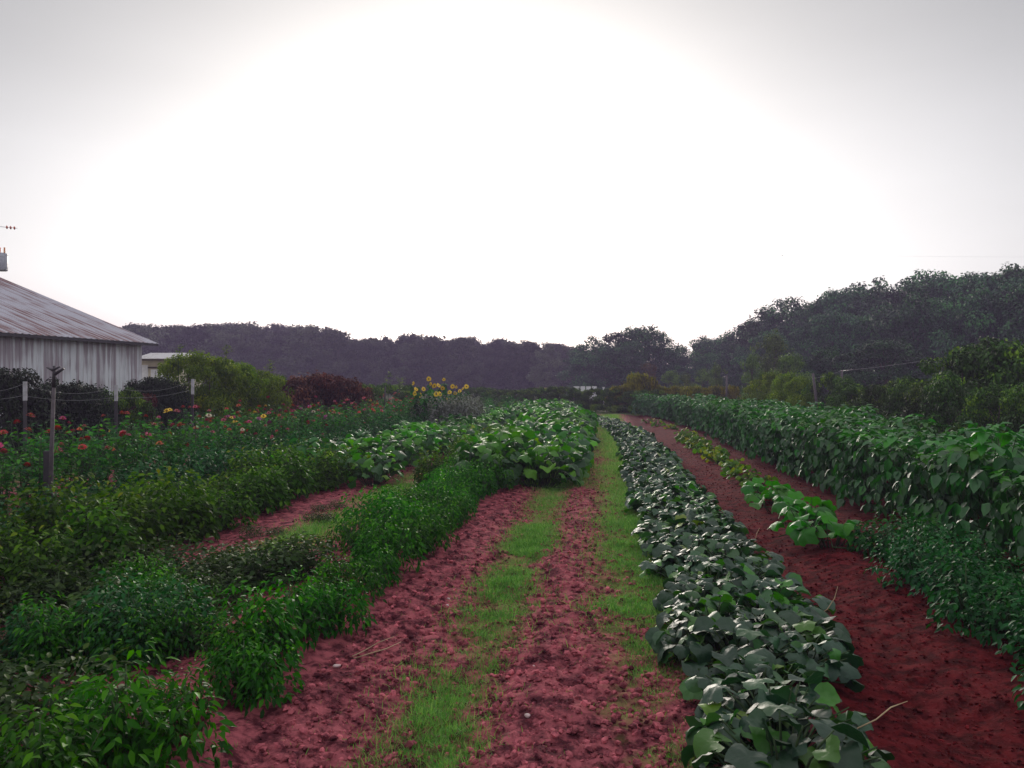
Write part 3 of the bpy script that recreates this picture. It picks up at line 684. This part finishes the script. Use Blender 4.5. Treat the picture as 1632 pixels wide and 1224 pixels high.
# ------------------------------------------------------------------ trees, shrubs and hedges
def mk_tree(name, mat, H, rad, nlobe, per, ls, z0=.18, flat=1.0, spiky=0.0, trunk=True, tpl=KITE, sprig=.25):
    bl, bt = B(), B(); lobes = []
    for k in range(nlobe):
        t = rng.random() ** .85; zz = z0 + (1 - z0) * t * .92
        prof = math.sqrt(max(.02, 1 - ((t - .38) / .68) ** 2)) if not spiky else (1.05 - t) ** .8
        a = rng.uniform(0, 6.3); q = rad * prof * math.sqrt(rng.uniform(.12, 1)) * .8
        lr = rad * rng.uniform(.22, .44) * (1 - .35 * t)
        lobes.append((cos(a) * q, sin(a) * q, zz * H, lr))
    for k in range(int(nlobe * sprig)):                                # sprigs that break the outline
        a = rng.uniform(0, 6.3); q = rad * rng.uniform(.1, .8); zz = H * (1.0 - .32 * (q / rad) ** 1.6) * rng.uniform(.91, 1.02)
        lobes.append((cos(a) * q, sin(a) * q, zz, rad * rng.uniform(.09, .17)))
    for (x, y, z, lr) in lobes:
        n = max(12, int(per * (lr / (rad * .3)) ** 2)); tint = rng.normal(0, .24); v = rng.normal(size=(n, 3)); v /= np.linalg.norm(v, axis=1)[:, None]
        P = v * lr * rng.uniform(.55, 1.08, n)[:, None] * [1, 1, .8 * flat] + [x, y, z]
        P[:, 2] = np.maximum(P[:, 2], .05)
        scatter(bl, tpl, P, np.arctan2(v[:, 1], v[:, 0]) - pi / 2 + rng.normal(0, .7, n), (v[:, 2] * .9 - .25 if tpl is NARROW else v[:, 2] * .95 - 1.15) + rng.normal(0, .4, n), rng.normal(0, .6, n), rng.uniform(.7, 1.2, n) * ls, np.clip(rng.beta(2.5, 2.5, n) * .8 + .1 + tint, 0, 1))
    bt.tube([(0, 0, -.2), (rng.normal(0, .02) * H, 0, H * .3), (rng.normal(0, .03) * H, 0, H * .75)], [H * .022, H * .016, H * .005], 8)
    for (x, y, z, lr) in lobes[:9]:
        h0 = max(H * .12, z * .55); bt.tube([(0, 0, h0), (x * .5, y * .5, (h0 + z) / 2 * .98), (x, y, z)], [H * .009, H * .006, H * .002], 5)
    return bl.mesh(name + ' crown', mat), bt.mesh(name + ' trunk', M['bark'])

T_far = [mk_tree('far', M['far'], 12.2, 4.0, 60, 190, .38, .03, sprig=.3) for _ in range(5)]
T_dark = [mk_tree('dark', M['dark'], 12.3, 4.3, 60, 250, .30, .04, sprig=.25) for _ in range(5)]
T_mid = [mk_tree('mid', M['midleaf'], 5, 2.0, 34, 170, .17, .04) for _ in range(3)]
T_cone = [mk_tree('cone', M['midleaf'], 5.5, 2.1, 40, 170, .16, .03, 1, 1.0) for _ in range(2)]
T_hedge = [mk_tree('hedge', M['hedge'], 1.8, 1.0, 22, 380, .075, .03, sprig=.9) for _ in range(5)]
T_vine = [mk_tree('vine', M['vine'], 1.0, 1.1, 26, 160, .12, .05, .7) for _ in range(2)]
T_bright = [mk_tree('bright', M['bright'], 3.0, 1.55, 26, 420, .10, .02, tpl=LANCE, sprig=1.1) for _ in range(2)]
T_purple = [mk_tree('purple', M['purple'], 1.9, 1.3, 34, 330, .10, .0, 1, tpl=LANCE, sprig=1.0) for _ in range(2)]
T_ever = [mk_tree('ever', M['ever'], 2.4, 1.5, 60, 420, .085, .0, tpl=KITE) for _ in range(2)]
T_brown = [mk_tree('brown', M['brownleaf'], 5, 1.7, 30, 150, .18, .05)]

def tree(kind, var, p, label, cat, group=None, sc=1.0, crown='crown', trunk='trunk'):
    me = var[random.randrange(len(var))]
    r_ = root(kind, (p[0], p[1], 0), label, cat, group, random.uniform(0, 6.28), sc)
    link(crown, me[0], r_); link(trunk, me[1], r_)
    return r_

def top_z(py, d): return EYE + (CY - py) * d / FPX
def interp(x, tab):
    return float(np.interp(x, [t[0] for t in tab], [t[1] for t in tab]))
FT = [(150, 522), (215, 519), (300, 522), (345, 515), (420, 521), (500, 517), (560, 536), (600, 541), (690, 535), (760, 541), (850, 546), (930, 556)]
px = 120
while px < 990:
    for rowd in (136, 146, 158):
        d = rowd + random.uniform(-5, 5); q = px + random.uniform(-9, 9) + (11 if 140 < rowd < 150 else 0)
        h = top_z(interp(q, FT) + random.uniform(-5, 11), d)
        tree('wood_tree', T_far, W(q, d), 'hazy purple grey tree in the left half of the far wood' if q < 560 else 'hazy purple grey tree in the right half of the far wood', 'tree', 'trees of the far wood' + (' left' if q < 560 else ' right'), (h / 12 * 1.15, h / 12 * 1.15, h / 12))
    px += 25
# clump right of the middle
for k, (px, d, py, lb) in enumerate([(945, 104, 545, 'rounded dark tree at the left end of the clump past the hedge'), (985, 100, 534, 'second dark tree from the left in the clump past the hedge'), (1022, 98, 525, 'tallest dark tree of the clump past the hedge'), (1048, 102, 540, 'dark tree at the right end of the clump past the hedge'), (966, 96, 556, 'lower dark tree in front of the clump past the hedge'), (1006, 94, 552, 'wide dark tree in the middle front of the clump'), (1064, 106, 556, 'lowest dark tree at the far right of the clump'), (925, 107, 560, 'small dark tree where the clump meets the far wood')]):
    h = top_z(py, d); h *= 1.06; tree('broadleaf_tree', T_dark, W(px, d), lb, 'tree', None, (h / 12 * 1.3, h / 12 * 1.3, h / 12))
# right-hand wood coming towards us
RT = [(1075, 552), (1130, 528), (1180, 520), (1220, 487), (1300, 476), (1350, 458), (1420, 452), (1490, 436), (1540, 438), (1585, 424), (1650, 420), (1760, 405)]
for rowk in (0, 1, 2):
    px = 1085
    while px < 1760:
        d = interp(px, [(1085, 108), (1200, 92), (1400, 76), (1760, 56)]) + rowk * 9 + random.uniform(-2, 2) - 8
        q = px + random.uniform(-10, 10); h = top_z(interp(q, RT) + random.uniform(-7, 11) + (34 if rowk == 0 else 4), d)
        sec = 'left' if q < 1300 else 'middle' if q < 1480 else 'right'
        tree('broadleaf_tree', T_dark, W(q, d), {'left': 'dark tree in the lower left end of the right hand wood', 'middle': 'dark tree in the middle of the right hand wood', 'right': 'dark tall tree at the right end of the right hand wood'}[sec], 'tree', 'right hand wood ' + sec, (h / 12 * 1.15, h / 12 * 1.15, h / 12))
        px += 48 - rowk * 4
for (px, d, py, w_, var, lb) in [(1032, 80, 576, 1.0, T_brown, 'brownish small tree in front of the dark clump'),
                            (1068, 72, 588, .9, T_mid, 'pale green rounded tree right of the brownish one'), (1092, 70, 592, .8, T_mid, 'small green tree left of the wooden post past the beans'),
                            (1142, 66, 578, .8, T_cone, 'narrow dark green tree just behind the far wooden post'),
                            (1120, 74, 585, .9, T_mid, 'green tree between the pale trees and the wooden post'), (1232, 58, 526, .95, T_cone, 'large pointed green tree at the foot of the right hand wood'),
                            (1200, 54, 560, .8, T_cone, 'smaller pointed tree left of the large pointed one'), (1262, 47, 556, .9, T_mid, 'rounded green tree right of the large pointed tree'),
                            (1322, 52, 556, 1.0, T_dark, 'low dark round tree behind the wire posts'), (1410, 50, 540, 1.1, T_dark, 'broad dark low tree behind the long wire')]:
    h = top_z(py, d); H0 = 12 if var is T_dark else 5.5 if var is T_cone else 5
    tree('small_tree', var, W(px, d), lb, 'tree', None, (h / H0 * w_ * (1.5 if var is T_dark else 1.0), h / H0 * w_ * (1.5 if var is T_dark else 1.0), h / H0))
# big tangled bush at the right edge and hedge shrubs along the fence
for px, d, py, s_, lb in [(1530, 22.5, 556, .9, 'big yellow green bush swallowing the wire at the right, left half'), (1610, 21, 550, 1.0, 'big green bush at the right edge above the hedge'), (1575, 23, 543, .9, 'tall vine covered bush between the two big bushes at the right')]:
    h = top_z(py, d); tree('large_bush', T_hedge, W(px, d), lb, 'bush', None, (h / 1.8 * .95, h / 1.8 * .95, h / 1.8))
for k, y in enumerate(np.concatenate([np.arange(10.5, 30, 1.55), np.arange(30, 45, 1.9)])):
    near = y < 24
    tree('hedge_shrub', T_hedge, (8.7 + random.uniform(-.25, .25), y), 'rounded shrub in the hedge behind the near bean plants at the right' if near else 'shrub in the far part of the hedge behind the beans', 'shrub',
         'hedge behind the beans' + (' near' if near else ' far'), (random.uniform(.65, .9), random.uniform(.62, .8), random.uniform(.88, 1.2)))
for k, (px, d, py) in enumerate([(1208, 40, 600), (1228, 38, 588), (1255, 35, 590), (1275, 33, 596)]):
    h = top_z(py, d); tree('sapling', T_bright, W(px, d), 'loose yellow green sapling rising from the hedge left of the wooden post', 'shrub', 'yellow green saplings', (h / 3 * .75, h / 3 * .75, h / 3 * .95))
# hedge across the far end
for k, t in enumerate(np.linspace(0, 1, 20)):
    p = np.array([3.0, 46.5]) * (1 - t) + np.array([-10.5, 62]) * t
    tree('hedge_shrub', T_hedge, p, 'low shrub in the dark hedge across the far end of the field', 'shrub', 'far end hedge', (random.uniform(.9, 1.1), .8, random.uniform(.72, .86)))
for k in range(16):
    p = W(985 + k * 12, 49 + random.uniform(-.5, .5)); s_ = 1.0 + (.45 if 2 <= k <= 4 else 0)
    r_ = tree('vine_clump', T_vine, p, 'golden vine clump spread along the wire behind the far beans', 'vine', 'golden vines', (.8, .7, 1.6 * s_), 'leaves', 'stem')

# left side shrubs
for px, d, py, var, H0, wx, lb in [(12, 17.5, 586, T_ever, 2.4, 1.0, 'dark clipped evergreen at the left edge in front of the barn'),
                       (95, 19, 608, T_ever, 2.4, 1.0, 'low dark evergreen behind the wooden stake'), (128, 19.5, 611, T_ever, 2.4, .9, 'low dark evergreen right of the wooden stake'),
                       (165, 21, 622, T_hedge, 1.8, .9, 'thin olive shrub left of the middle fence post'), (205, 21, 618, T_hedge, 1.8, .8, 'thin olive shrub right of the middle fence post'),
                       (238, 23, 602, T_ever, 2.4, .85, 'dark round shrub below the white shed'), (262, 23, 604, T_ever, 2.4, .8, 'dark round shrub between the shed and the sagging wire'),
                       (215, 22, 628, T_purple, 1.9, .9, 'low purple brown shrub behind the middle fence post'),
                       (300, 25, 562, T_bright, 3, .95, 'tall yellow green shrub right of the white shed'), (335, 25, 566, T_bright, 3, 1.0, 'broad yellow green shrub in the middle of the bright group'),
                       (372, 26, 574, T_bright, 3, 1.0, 'yellow green shrub with a long upright shoot'), (408, 27, 588, T_bright, 3, 1.05, 'lower yellow green shrub right in the bright group'), (436, 28, 596, T_bright, 3, .8, 'low yellow green shrub next to the purple one'),
                       (478, 29, 602, T_purple, 1.9, 1.05, 'left one of three purple brown shrubs'), (511, 29.5, 597, T_purple, 1.9, 1.05, 'middle one of three purple brown shrubs'), (545, 30, 603, T_purple, 1.9, 1.0, 'right one of three purple brown shrubs'),
                       (585, 36, 612, T_hedge, 1.8, 1.0, 'low green hedge shrub right of the purple ones'), (618, 38, 612, T_hedge, 1.8, 1.1, 'green hedge shrub around the thin stake'), (650, 40, 614, T_hedge, 1.8, 1.1, 'green hedge shrub left behind the sunflowers'),
                       (350, 34, 572, T_bright, 3, 1.0, 'yellow green shrub at the back of the bright group')]:
    h = top_z(py, d); tree('shrub', var, W(px, d), lb, 'shrub', None, (h / H0 * wx * .95, h / H0 * wx * .95, h / H0))
def shoot(px, d, py0, py1, label):
    p = W(px, d); z0, z1 = top_z(py0, d), top_z(py1, d); b, bl = B(), B()
    b.tube([(0, 0, 0), (.03, 0, z0), (.08, 0, z1)], [.012, .01, .004], 5)
    n = 60; t = rng.uniform(.0, 1, n); P = np.stack([.03 + .05 * t + rng.normal(0, .07, n), rng.normal(0, .07, n), z0 + (z1 - z0) * t], 1)
    scatter(bl, NARROW, P, rng.uniform(0, 6.3, n), rng.uniform(-.2, .9, n), 0 * t, rng.uniform(.09, .15, n), rng.random(n))
    r_ = root('sapling', (p[0], p[1], 0), label, 'sapling'); link('stem', b.mesh('shoot', M['stem']), r_); link('leaves', bl.mesh('shoot leaves', M['bright']), r_)
shoot(358, 25, 585, 549, 'upright leafy shoot rising above the yellow green shrubs'); shoot(428, 27, 595, 574, 'feathery shoot between yellow green and purple shrubs')
shoot(618, 34, 625, 592, 'loose leafy sprig above the hedge near the thin stake'); shoot(636, 34, 620, 603, 'leaning sprig right of the thin stake'); shoot(283, 24, 575, 550, 'leafy shoot beside the white shed')

# ------------------------------------------------------------------ fences, posts, wires
def wire(b, a, c, sag=.0, r0=.006, n=10):
    a, c = np.array(a, float), np.array(c, float)
    b.tube([a + (c - a) * t - np.array([0, 0, sag * 4 * t * (1 - t)]) for t in np.linspace(0, 1, n)], r0, 4)
# left fence: iron posts with white tops, slack wire
r_ = root('wire_fence', (*W(185, 17.8)[:2], 0), 'wire fence of dark posts with white painted tops below the barn', 'fence'); base = np.array(r_.location)
LP = [(-90, 13.8, 1.85), (40, 15.6, 1.82), (185, 17.8, 1.75), (307, 20.2, 1.9)]
Q = []
for px, d, zt in LP:
    p = W(px, d) - base; b, c = B(), B()
    b.box((p[0], p[1], zt * .38), (.055, .04, zt * .76)); c.box((p[0] + .003, p[1] - .003, zt * .76 + zt * .10), (.062, .047, zt * .20))
    link('post', b.mesh('post', M['iron']), r_); link('post_top', c.mesh('post_top', M['oldwhite']), r_); Q.append(np.array([p[0], p[1] - .05, zt]))
for zz, sg in ((-.12, .16), (-.34, .08)):
    b = B()
    for a_, c_ in zip(Q[:-1], Q[1:]): wire(b, a_ + [0, 0, zz], c_ + [0, 0, zz], sg, .0026)
    link('wire', b.mesh('wire', M['wire']), r_)
# wooden stake with a bracket on top
p = W(82, 9.43); zt = top_z(583, 9.43)
r_ = root('wooden_stake', (p[0], p[1], 0), 'tall leaning grey wooden stake among the left zinnias, dark bracket on top', 'stake')
b = B(); b.tube([(-.02, 0, -.1), (.0, 0, .9), (.03, 0, zt - .22)], [.028, .023, .019], 8); link('shaft', b.mesh('shaft', M['oldwood']), r_)
b = B(); b.box((-.055, .01, .45), (.08, .04, .95), rz=.05); link('splint', b.mesh('splint', M['iron']), r_)
b = B(); b.tube([(.03, 0, zt - .25), (.035, 0, zt)], [.023, .016], 7); b.tube([(-.06, 0, zt - .02), (.02, -.01, zt - .05), (.11, 0, zt - .01)], [.007, .02, .008], 6); b.tube([(.04, 0, zt - .1), (.14, .02, zt - .03)], [.02, .014], 6)
link('bracket', b.mesh('bracket', M['iron']), r_)
# thin stake by the sunflowers
p = W(613, 26.5); r_ = root('thin_stake', (p[0], p[1], 0), 'thin weathered stake standing left of the sunflowers', 'stake')
b = B(); b.tube([(0, 0, -.05), (0, 0, 1.0)], .03, 7); link('shaft', b.mesh('shaft', M['oldwood']), r_)
b = B(); b.tube([(0, 0, 1.0), (.02, 0, 1.62)], [.028, .02], 7); link('tip', b.mesh('tip', M['oldwood']), r_)
# right fence: weathered posts and long wires
PR = [(1157, 44, 598), (1340, 35, 590), (1300, 31, 595)]
r_ = root('post_and_wire_fence', (*W(1300, 31)[:2], 0), 'fence of weathered wooden posts and a long wire rising right over the hedge', 'fence'); base = np.array(r_.location); tops = []
for px, d, py in PR:
    p = W(px, d) - base; zt = top_z(py, d); b = B()
    b.tube([(p[0], p[1], -.2), (p[0] + .02, p[1], zt * .5), (p[0] + (.05 if px != 1300 else -.10), p[1], zt)], [.06, .052, .045], 8)
    link('post', b.mesh('post', M['oldwood']), r_); tops.append(np.array([p[0], p[1], zt - .03]))
b = B(); p = W(1760, 22) - base; zt = top_z(518, 22); b.tube([(p[0], p[1], -.2), (p[0], p[1], zt)], [.09, .07], 8); link('post', b.mesh('post', M['oldwood']), r_)
b = B(); wire(b, tops[2] - [0, 0, .15], tops[1], 0.03, .005); link('wire', b.mesh('wire', M['wire']), r_)
b = B(); wire(b, tops[1], (p[0], p[1], zt - .1), .12, .005, 16); link('wire', b.mesh('wire', M['wire']), r_)
b = B(); wire(b, tops[1] - [0, 0, .75], (p[0], p[1], zt - 1.5), .1, .004, 16); link('wire', b.mesh('wire', M['wire']), r_)

# ------------------------------------------------------------------ barn, shed, pole
def corr(b, o, u, v, lu, lv, nrm, pitch=.25, depth=.028, m=0):
    """ribbed sheet from corner o, ribs along v, repeating along u"""
    o, u, v, nrm = [np.array(a, float) for a in (o, u, v, nrm)]
    ss, hh = [], []; s = 0.0
    while s < lu:
        for f, h in ((0, 0), (.30, 0), (.42, 1), (.62, 1), (.74, 0)): ss.append(s + f * pitch); hh.append(h * depth)
        s += pitch
    ss.append(lu); hh.append(0); ss = np.minimum(ss, lu); nv = 12
    V_ = [o + u * a + v * (lv * j / nv) + nrm * h for j in range(nv + 1) for a, h in zip(ss, hh)]
    n = len(ss); T_ = []
    for j in range(nv):
        for i_ in range(n - 1):
            a = j * n + i_; T_ += [(a, a + 1, a + n + 1), (a, a + n + 1, a + n)]
    b.add(V_, T_, .5, m)
def streakmat(name, base, stain, direction, amt, sc=1.2):
    m, Nn, Lk, P = nmat(name); tcn = Nn.new('ShaderNodeTexCoord'); mp = Nn.new('ShaderNodeMapping')
    Lk.new(tcn.outputs['Object'], mp.inputs[0]); mp.inputs['Rotation'].default_value = direction[0]; mp.inputs['Scale'].default_value = direction[1]
    nz = Nn.new('ShaderNodeTexNoise'); nz.inputs['Scale'].default_value = sc; nz.inputs['Detail'].default_value = 8; nz.inputs['Roughness'].default_value = .65; Lk.new(mp.outputs[0], nz.inputs['Vector'])
    n2 = Nn.new('ShaderNodeTexNoise'); n2.inputs['Scale'].default_value = .8; Lk.new(tcn.outputs['Object'], n2.inputs['Vector'])
    ad_ = Nn.new('ShaderNodeMath'); ad_.operation = 'MULTIPLY_ADD'; ad_.inputs[1].default_value = .35; Lk.new(n2.outputs['Fac'], ad_.inputs[0]); Lk.new(nz.outputs['Fac'], ad_.inputs[2])
    r = ramp_of(Nn, [(amt, (*base, 1)), (amt + .12, (*stain, 1))]); Lk.new(ad_.outputs[0], r.inputs[0]); Lk.new(r.outputs[0], P.inputs['Base Color'])
    P.inputs['Roughness'].default_value = .55; P.inputs['Metallic'].default_value = .15
    return m
cam_c = W(226, 30.0)                                   # the visible wall corner
eL = W(-4, 24.0); ax = eL - cam_c; ax[2] = 0; ax /= np.linalg.norm(ax)         # along the long wall, towards us and left
back = np.array([-ax[1], ax[0], 0]);
if back[1] < 0: back = -back                            # plan direction from wall to ridge
wallrot = math.atan2(ax[1], ax[0])
barn = root('barn', (cam_c[0], cam_c[1], 0), 'old white ribbed metal barn with rust streaked roof at the left edge', 'barn', None, wallrot)
# local frame: +x along the long wall, +y or -y to the back
sy = 1.0 if (np.dot(back, [-sin(wallrot), cos(wallrot), 0]) > 0) else -1.0
EZ, SLP, LEN, HALF = 3.36, .373, 13.0, 7.4
M['barnwall'] = streakmat('barn wall metal', (.72, .74, .80), (.36, .31, .36), ((0, 0, 0), (5, 5, .22)), .61)
M['barnroof'] = streakmat('barn roof metal', (.38, .37, .44), (.17, .085, .09), ((0, 0, 0), (4.2, .22, .22)), .64)
b = B(); corr(b, (0, 0, 0), (1, 0, 0), (0, 0, 1), LEN, EZ - .06, (0, -sy, 0)); link('front_wall', b.mesh('front wall', M['barnwall'], False), barn)
b = B(); corr(b, (0, 2 * HALF * sy, 0), (1, 0, 0), (0, 0, 1), LEN, EZ - .06, (0, sy, 0)); link('back_wall', b.mesh('back wall', M['barnwall'], False), barn)
for xx in (0.03, LEN - .03):
    b = B(); zr = EZ + HALF * SLP - .12
    V_ = [(xx, 0, 0), (xx, 2 * HALF * sy, 0), (xx, 2 * HALF * sy, EZ - .1), (xx, HALF * sy, zr), (xx, 0, EZ - .1)]
    b.add(V_, [(0, 1, 2), (0, 2, 4), (4, 2, 3)]); link('end_wall', b.mesh('end wall', M['barnwall'], False), barn)
ov = .45; sl_ = math.hypot(1, SLP)
for side in (0, 1):
    b = B(); y0 = -ov * sy if side == 0 else (2 * HALF + ov) * sy; vy = sy if side == 0 else -sy
    corr(b, (-.38, y0, EZ - ov * SLP), (1, 0, 0), (0, vy / sl_, SLP / sl_), LEN + .7, (HALF + ov) * sl_, (0, -vy * SLP / sl_, 1 / sl_), .25, .022)
    rf = link('roof', b.mesh('roof', M['barnroof'], False), barn)
    if side == 0:
        b2_ = B(); b2_.box((LEN / 2 - .03, y0 + .012 * vy, EZ - ov * SLP - .05), (LEN + .6, .02, .09)); link('fascia', b2_.mesh('fascia', M['iron']), rf)
b = B(); b.tube([(-.4, HALF * sy, EZ + HALF * SLP + .02), (LEN + .3, HALF * sy, EZ + HALF * SLP + .02)], .09, 8); link('ridge_cap', b.mesh('ridge cap', M['barnroof']), barn)

# small white shed beyond the barn
p = W(252, 37); fr = YAW
shed = root('white_shed', (p[0], p[1], 0), 'small white shed with patched pale roof just right of the barn', 'shed', None, fr)
zt = top_z(573, 37)
b = B(); b.box((0, 1.5, zt / 2), (1.75, 3, zt)); link('wall', b.mesh('wall', M['cream']), shed)
b = B(); b.box((-.66, -.012, zt * .46), (.42, .03, zt * .9)); link('corner_board', b.mesh('board', M['whitepaint']), shed)
b = B(); b.box((.16, -.02, zt * .42), (.95, .05, zt * .84)); dr = link('door', b.mesh('door', M['whitepaint']), shed)
for xx in (-.1, .28, .55):
    c = B(); c.box((xx, -.052, zt * .42), (.035, .02, zt * .8)); link('door_board', c.mesh('door board', M['galv']), dr)
b = B(); b.box((.1, -.08, zt * .87), (1.05, .06, .07)); link('door_rail', b.mesh('rail', M['bark']), shed)
M['patch'] = streakmat('patched roof', (.46, .45, .47), (.20, .14, .14), ((0, 0, 0), (3, 1.5, 1)), .72, 2.5)
b = B(); V_ = []; zr = zt + .36
V_ = [(-1.0, -.45, zt + .02), (1.35, -.45, zt + .02), (1.0, 1.5, zr), (-1.0, 1.5, zr), (1.35, 3.3, zt + .02), (-1.0, 3.3, zt + .02)]
V2 = [(x, y, z - .05) for x, y, z in V_]
F = [(0, 1, 2, 3), (3, 2, 4, 5)]; T_ = []
for q in F: T_ += [(q[0], q[1], q[2]), (q[0], q[2], q[3])]
T2 = [(c + 6, bb + 6, a + 6) for a, bb, c in T_]; T3 = []
for a_, c_ in ((0, 1), (1, 2), (2, 4), (4, 5), (5, 3), (3, 0)): T3 += [(a_, a_ + 6, c_), (c_, a_ + 6, c_ + 6)]
b.add(V_ + V2, T_ + T2 + T3); link('roof', b.mesh('shed roof', M['patch'], False), shed)
b = B(); b.box((.17, -.47, zt - .02), (2.35, .03, .09)); link('fascia', b.mesh('fascia', M['bark']), shed)

# utility pole just past the left edge: its transformer and one insulator string reach into view
d = 42; p = W(-22, d); pole = root('utility_pole', (p[0], p[1], 0), 'utility pole at the left edge with grey transformer can and insulators', 'utility pole', None, YAW)
b = B(); b.tube([(0, 0, -.3), (0, 0, 10.6)], [.17, .12], 10); link('shaft', b.mesh('pole', M['oldwood']), pole)
s_ = d / FPX; zc0, zc1 = top_z(432, d), top_z(404, d)
b = B(); b.tube([(0, 0, zc0), (0, 0, zc0 + .04), (0, 0, zc1 - .05), (0, 0, zc1)], [.30, .32, .32, .27], 18)
can = link('transformer', b.mesh('transformer', M['galv']), pole, (25 * s_, -.1, 0))
for xx in (.02, .26):
    b = B()
    for q in range(4): b.tube([(xx, -.1, zc1 + q * .07), (xx, -.1, zc1 + .045 + q * .07), (xx, -.1, zc1 + .07 + q * .07)], [.035, .05, .03], 8)
    link('bushing', b.mesh('bushing', M['orange']), can)
b = B(); b.box((.55, -.05, zc0 + .15), (.9, .06, .08)); b.tube([(0, -.05, zc0 - .1), (.6, -.25, zc0 + .25)], .02, 6); b.tube([(.5, -.1, zc1 - .1), (37 * s_, -.1, zc1 - .13)], .012, 5); link('bracket', b.mesh('bracket', M['iron']), pole)
zi = top_z(362, d); b = B(); b.tube([(0, 0, zi + .1), (30 * s_, 0, zi)], .014, 5); b.tube([(30 * s_, 0, zi), (50 * s_, 0, zi - .06)], .012, 5)
arm = link('line_arm', b.mesh('line arm', M['galv']), pole)
for q in (33, 39, 45):
    b = B(); c0 = np.array([q * s_, 0, zi - (q - 30) * .003]); b.tube([c0 - [.05, 0, 0], c0, c0 + [.05, 0, 0]], [.02, .09, .02], 10); link('insulator', b.mesh('insulator', M['porcelain']), arm)

# overhead line far right
for a_, c_, lb in [((1250, 95, 404), (1900, 60, 408), 'thin power line across the pale sky at the upper right')]:
    b = B(); A_ = W(a_[0], a_[1]); A_[2] = top_z(a_[2], a_[1]); C_ = W(c_[0], c_[1]); C_[2] = top_z(c_[2], c_[1]); wire(b, A_, C_, 0.2, .004, 24); tag(link('power_line', b.mesh('power line', M['wire'])), lb, 'power line')

# white bins and pale posts past the hedge, red roof farther off
p = W(936, 64); r_ = root('white_cart', (p[0], p[1], 0), 'white slatted cart behind the far hedge', 'cart', None, YAW); zt = top_z(614, 64)
for xx in (-.8, -.35, .1, .55):
    b = B(); b.box((xx, 0, zt * .55), (.36, .06, zt * .8)); link('side_board', b.mesh('board', M['whitepaint']), r_)
b = B(); b.box((0, .55, zt * .4), (1.9, 1.0, .1)); link('floor', b.mesh('floor', M['whitepaint']), r_)
for xx in (-.6, .6):
    b = B(); b.tube([(xx, .5, .35), (xx + .09, .5, .35)], .35, 16); link('wheel', b.mesh('wheel', M['iron']), r_)
for px, py, lb in ((916, 617, 'white post at the left of the white cart'), (962, 618, 'white post at the right of the white cart')):
    p = W(px, 63); z = top_z(py, 63); r_ = root('white_post', (p[0], p[1], 0), lb, 'post')
    b = B(); b.box((0, 0, z / 2), (.13, .13, z)); link('shaft', b.mesh('shaft', M['whitepaint']), r_); b = B(); b.box((0, 0, z + .03), (.18, .18, .06)); link('cap', b.mesh('cap', M['whitepaint']), r_)
p = W(878, 85); zt = top_z(618, 85); r_ = root('low_shed', (p[0], p[1], 0), 'low shed with red roof behind the hedge before the far wood', 'shed', None, YAW)
b = B(); b.box((0, 1, zt * .4), (2.6, 2, zt * .8)); link('wall', b.mesh('wall', M['bark']), r_)
b = B(); b.add([(-1.5, -.2, zt * .86), (1.5, -.2, zt * .86), (1.5, 1, zt), (-1.5, 1, zt), (1.5, 2.2, zt * .86), (-1.5, 2.2, zt * .86)], [(0, 1, 2), (0, 2, 3), (3, 2, 4), (3, 4, 5)]); link('roof', b.mesh('roof', M['redroof'], False), r_)

# two birds
def bird(px, py, d, span, yaw, bank, lb):
    p = W(px, d); b = B(); n = 9; t = np.linspace(-1, 1, n)
    b.tube([(0, -span * .22, 0), (0, -span * .1, .0), (0, span * .05, 0), (0, span * .2, 0)], [.01, span * .045, span * .05, .008], 8)
    V_ = []
    for q in t:
        z = span * (.10 * abs(q) - .08 * q * q); sw = -span * .10 * abs(q); c = span * .11 * (1 - .75 * abs(q))
        V_ += [(q * span / 2, sw + c, z + .004), (q * span / 2, sw - c, z), (q * span / 2, sw, z - .012)]
    T_ = []
    for i_ in range(n - 1):
        a = i_ * 3
        for u_, v_ in ((0, 1), (1, 2), (2, 0)): T_ += [(a + u_, a + v_, a + 3 + v_), (a + u_, a + 3 + v_, a + 3 + u_)]
    b.add(V_, T_); o = link('bird', b.mesh('bird', M['feather']), None, (p[0], p[1], top_z(py, d))); o.rotation_euler = (0, bank, yaw); tag(o, lb, 'bird')
bird(1247, 407, 75, .75, YAW, 0, 'grey bird gliding with level wings in the right sky'); bird(346, 423, 80, .5, .9, -.6, 'tiny banking bird in the left sky')

# ------------------------------------------------------------------ evening haze
m = bpy.data.materials.new('haze'); m.use_nodes = True; Nn = m.node_tree.nodes; Nn.clear(); out = Nn.new('ShaderNodeOutputMaterial')
pv = Nn.new('ShaderNodeVolumePrincipled'); pv.inputs['Color'].default_value = (.70, .58, .95, 1); pv.inputs['Density'].default_value = .0014; pv.inputs['Anisotropy'].default_value = 0
m.node_tree.links.new(pv.outputs[0], out.inputs['Volume'])
b = B(); b.box((0, 60, 7.5), (420, 320, 18)); me = b.mesh('haze', m, False)
import bmesh
bm = bmesh.new(); bm.from_mesh(me); bmesh.ops.remove_doubles(bm, verts=bm.verts, dist=.001); bmesh.ops.recalc_face_normals(bm, faces=bm.faces); bm.to_mesh(me); bm.free()
tag(link('haze', me), 'thin evening haze over the field and woods', 'haze', None, 'stuff')
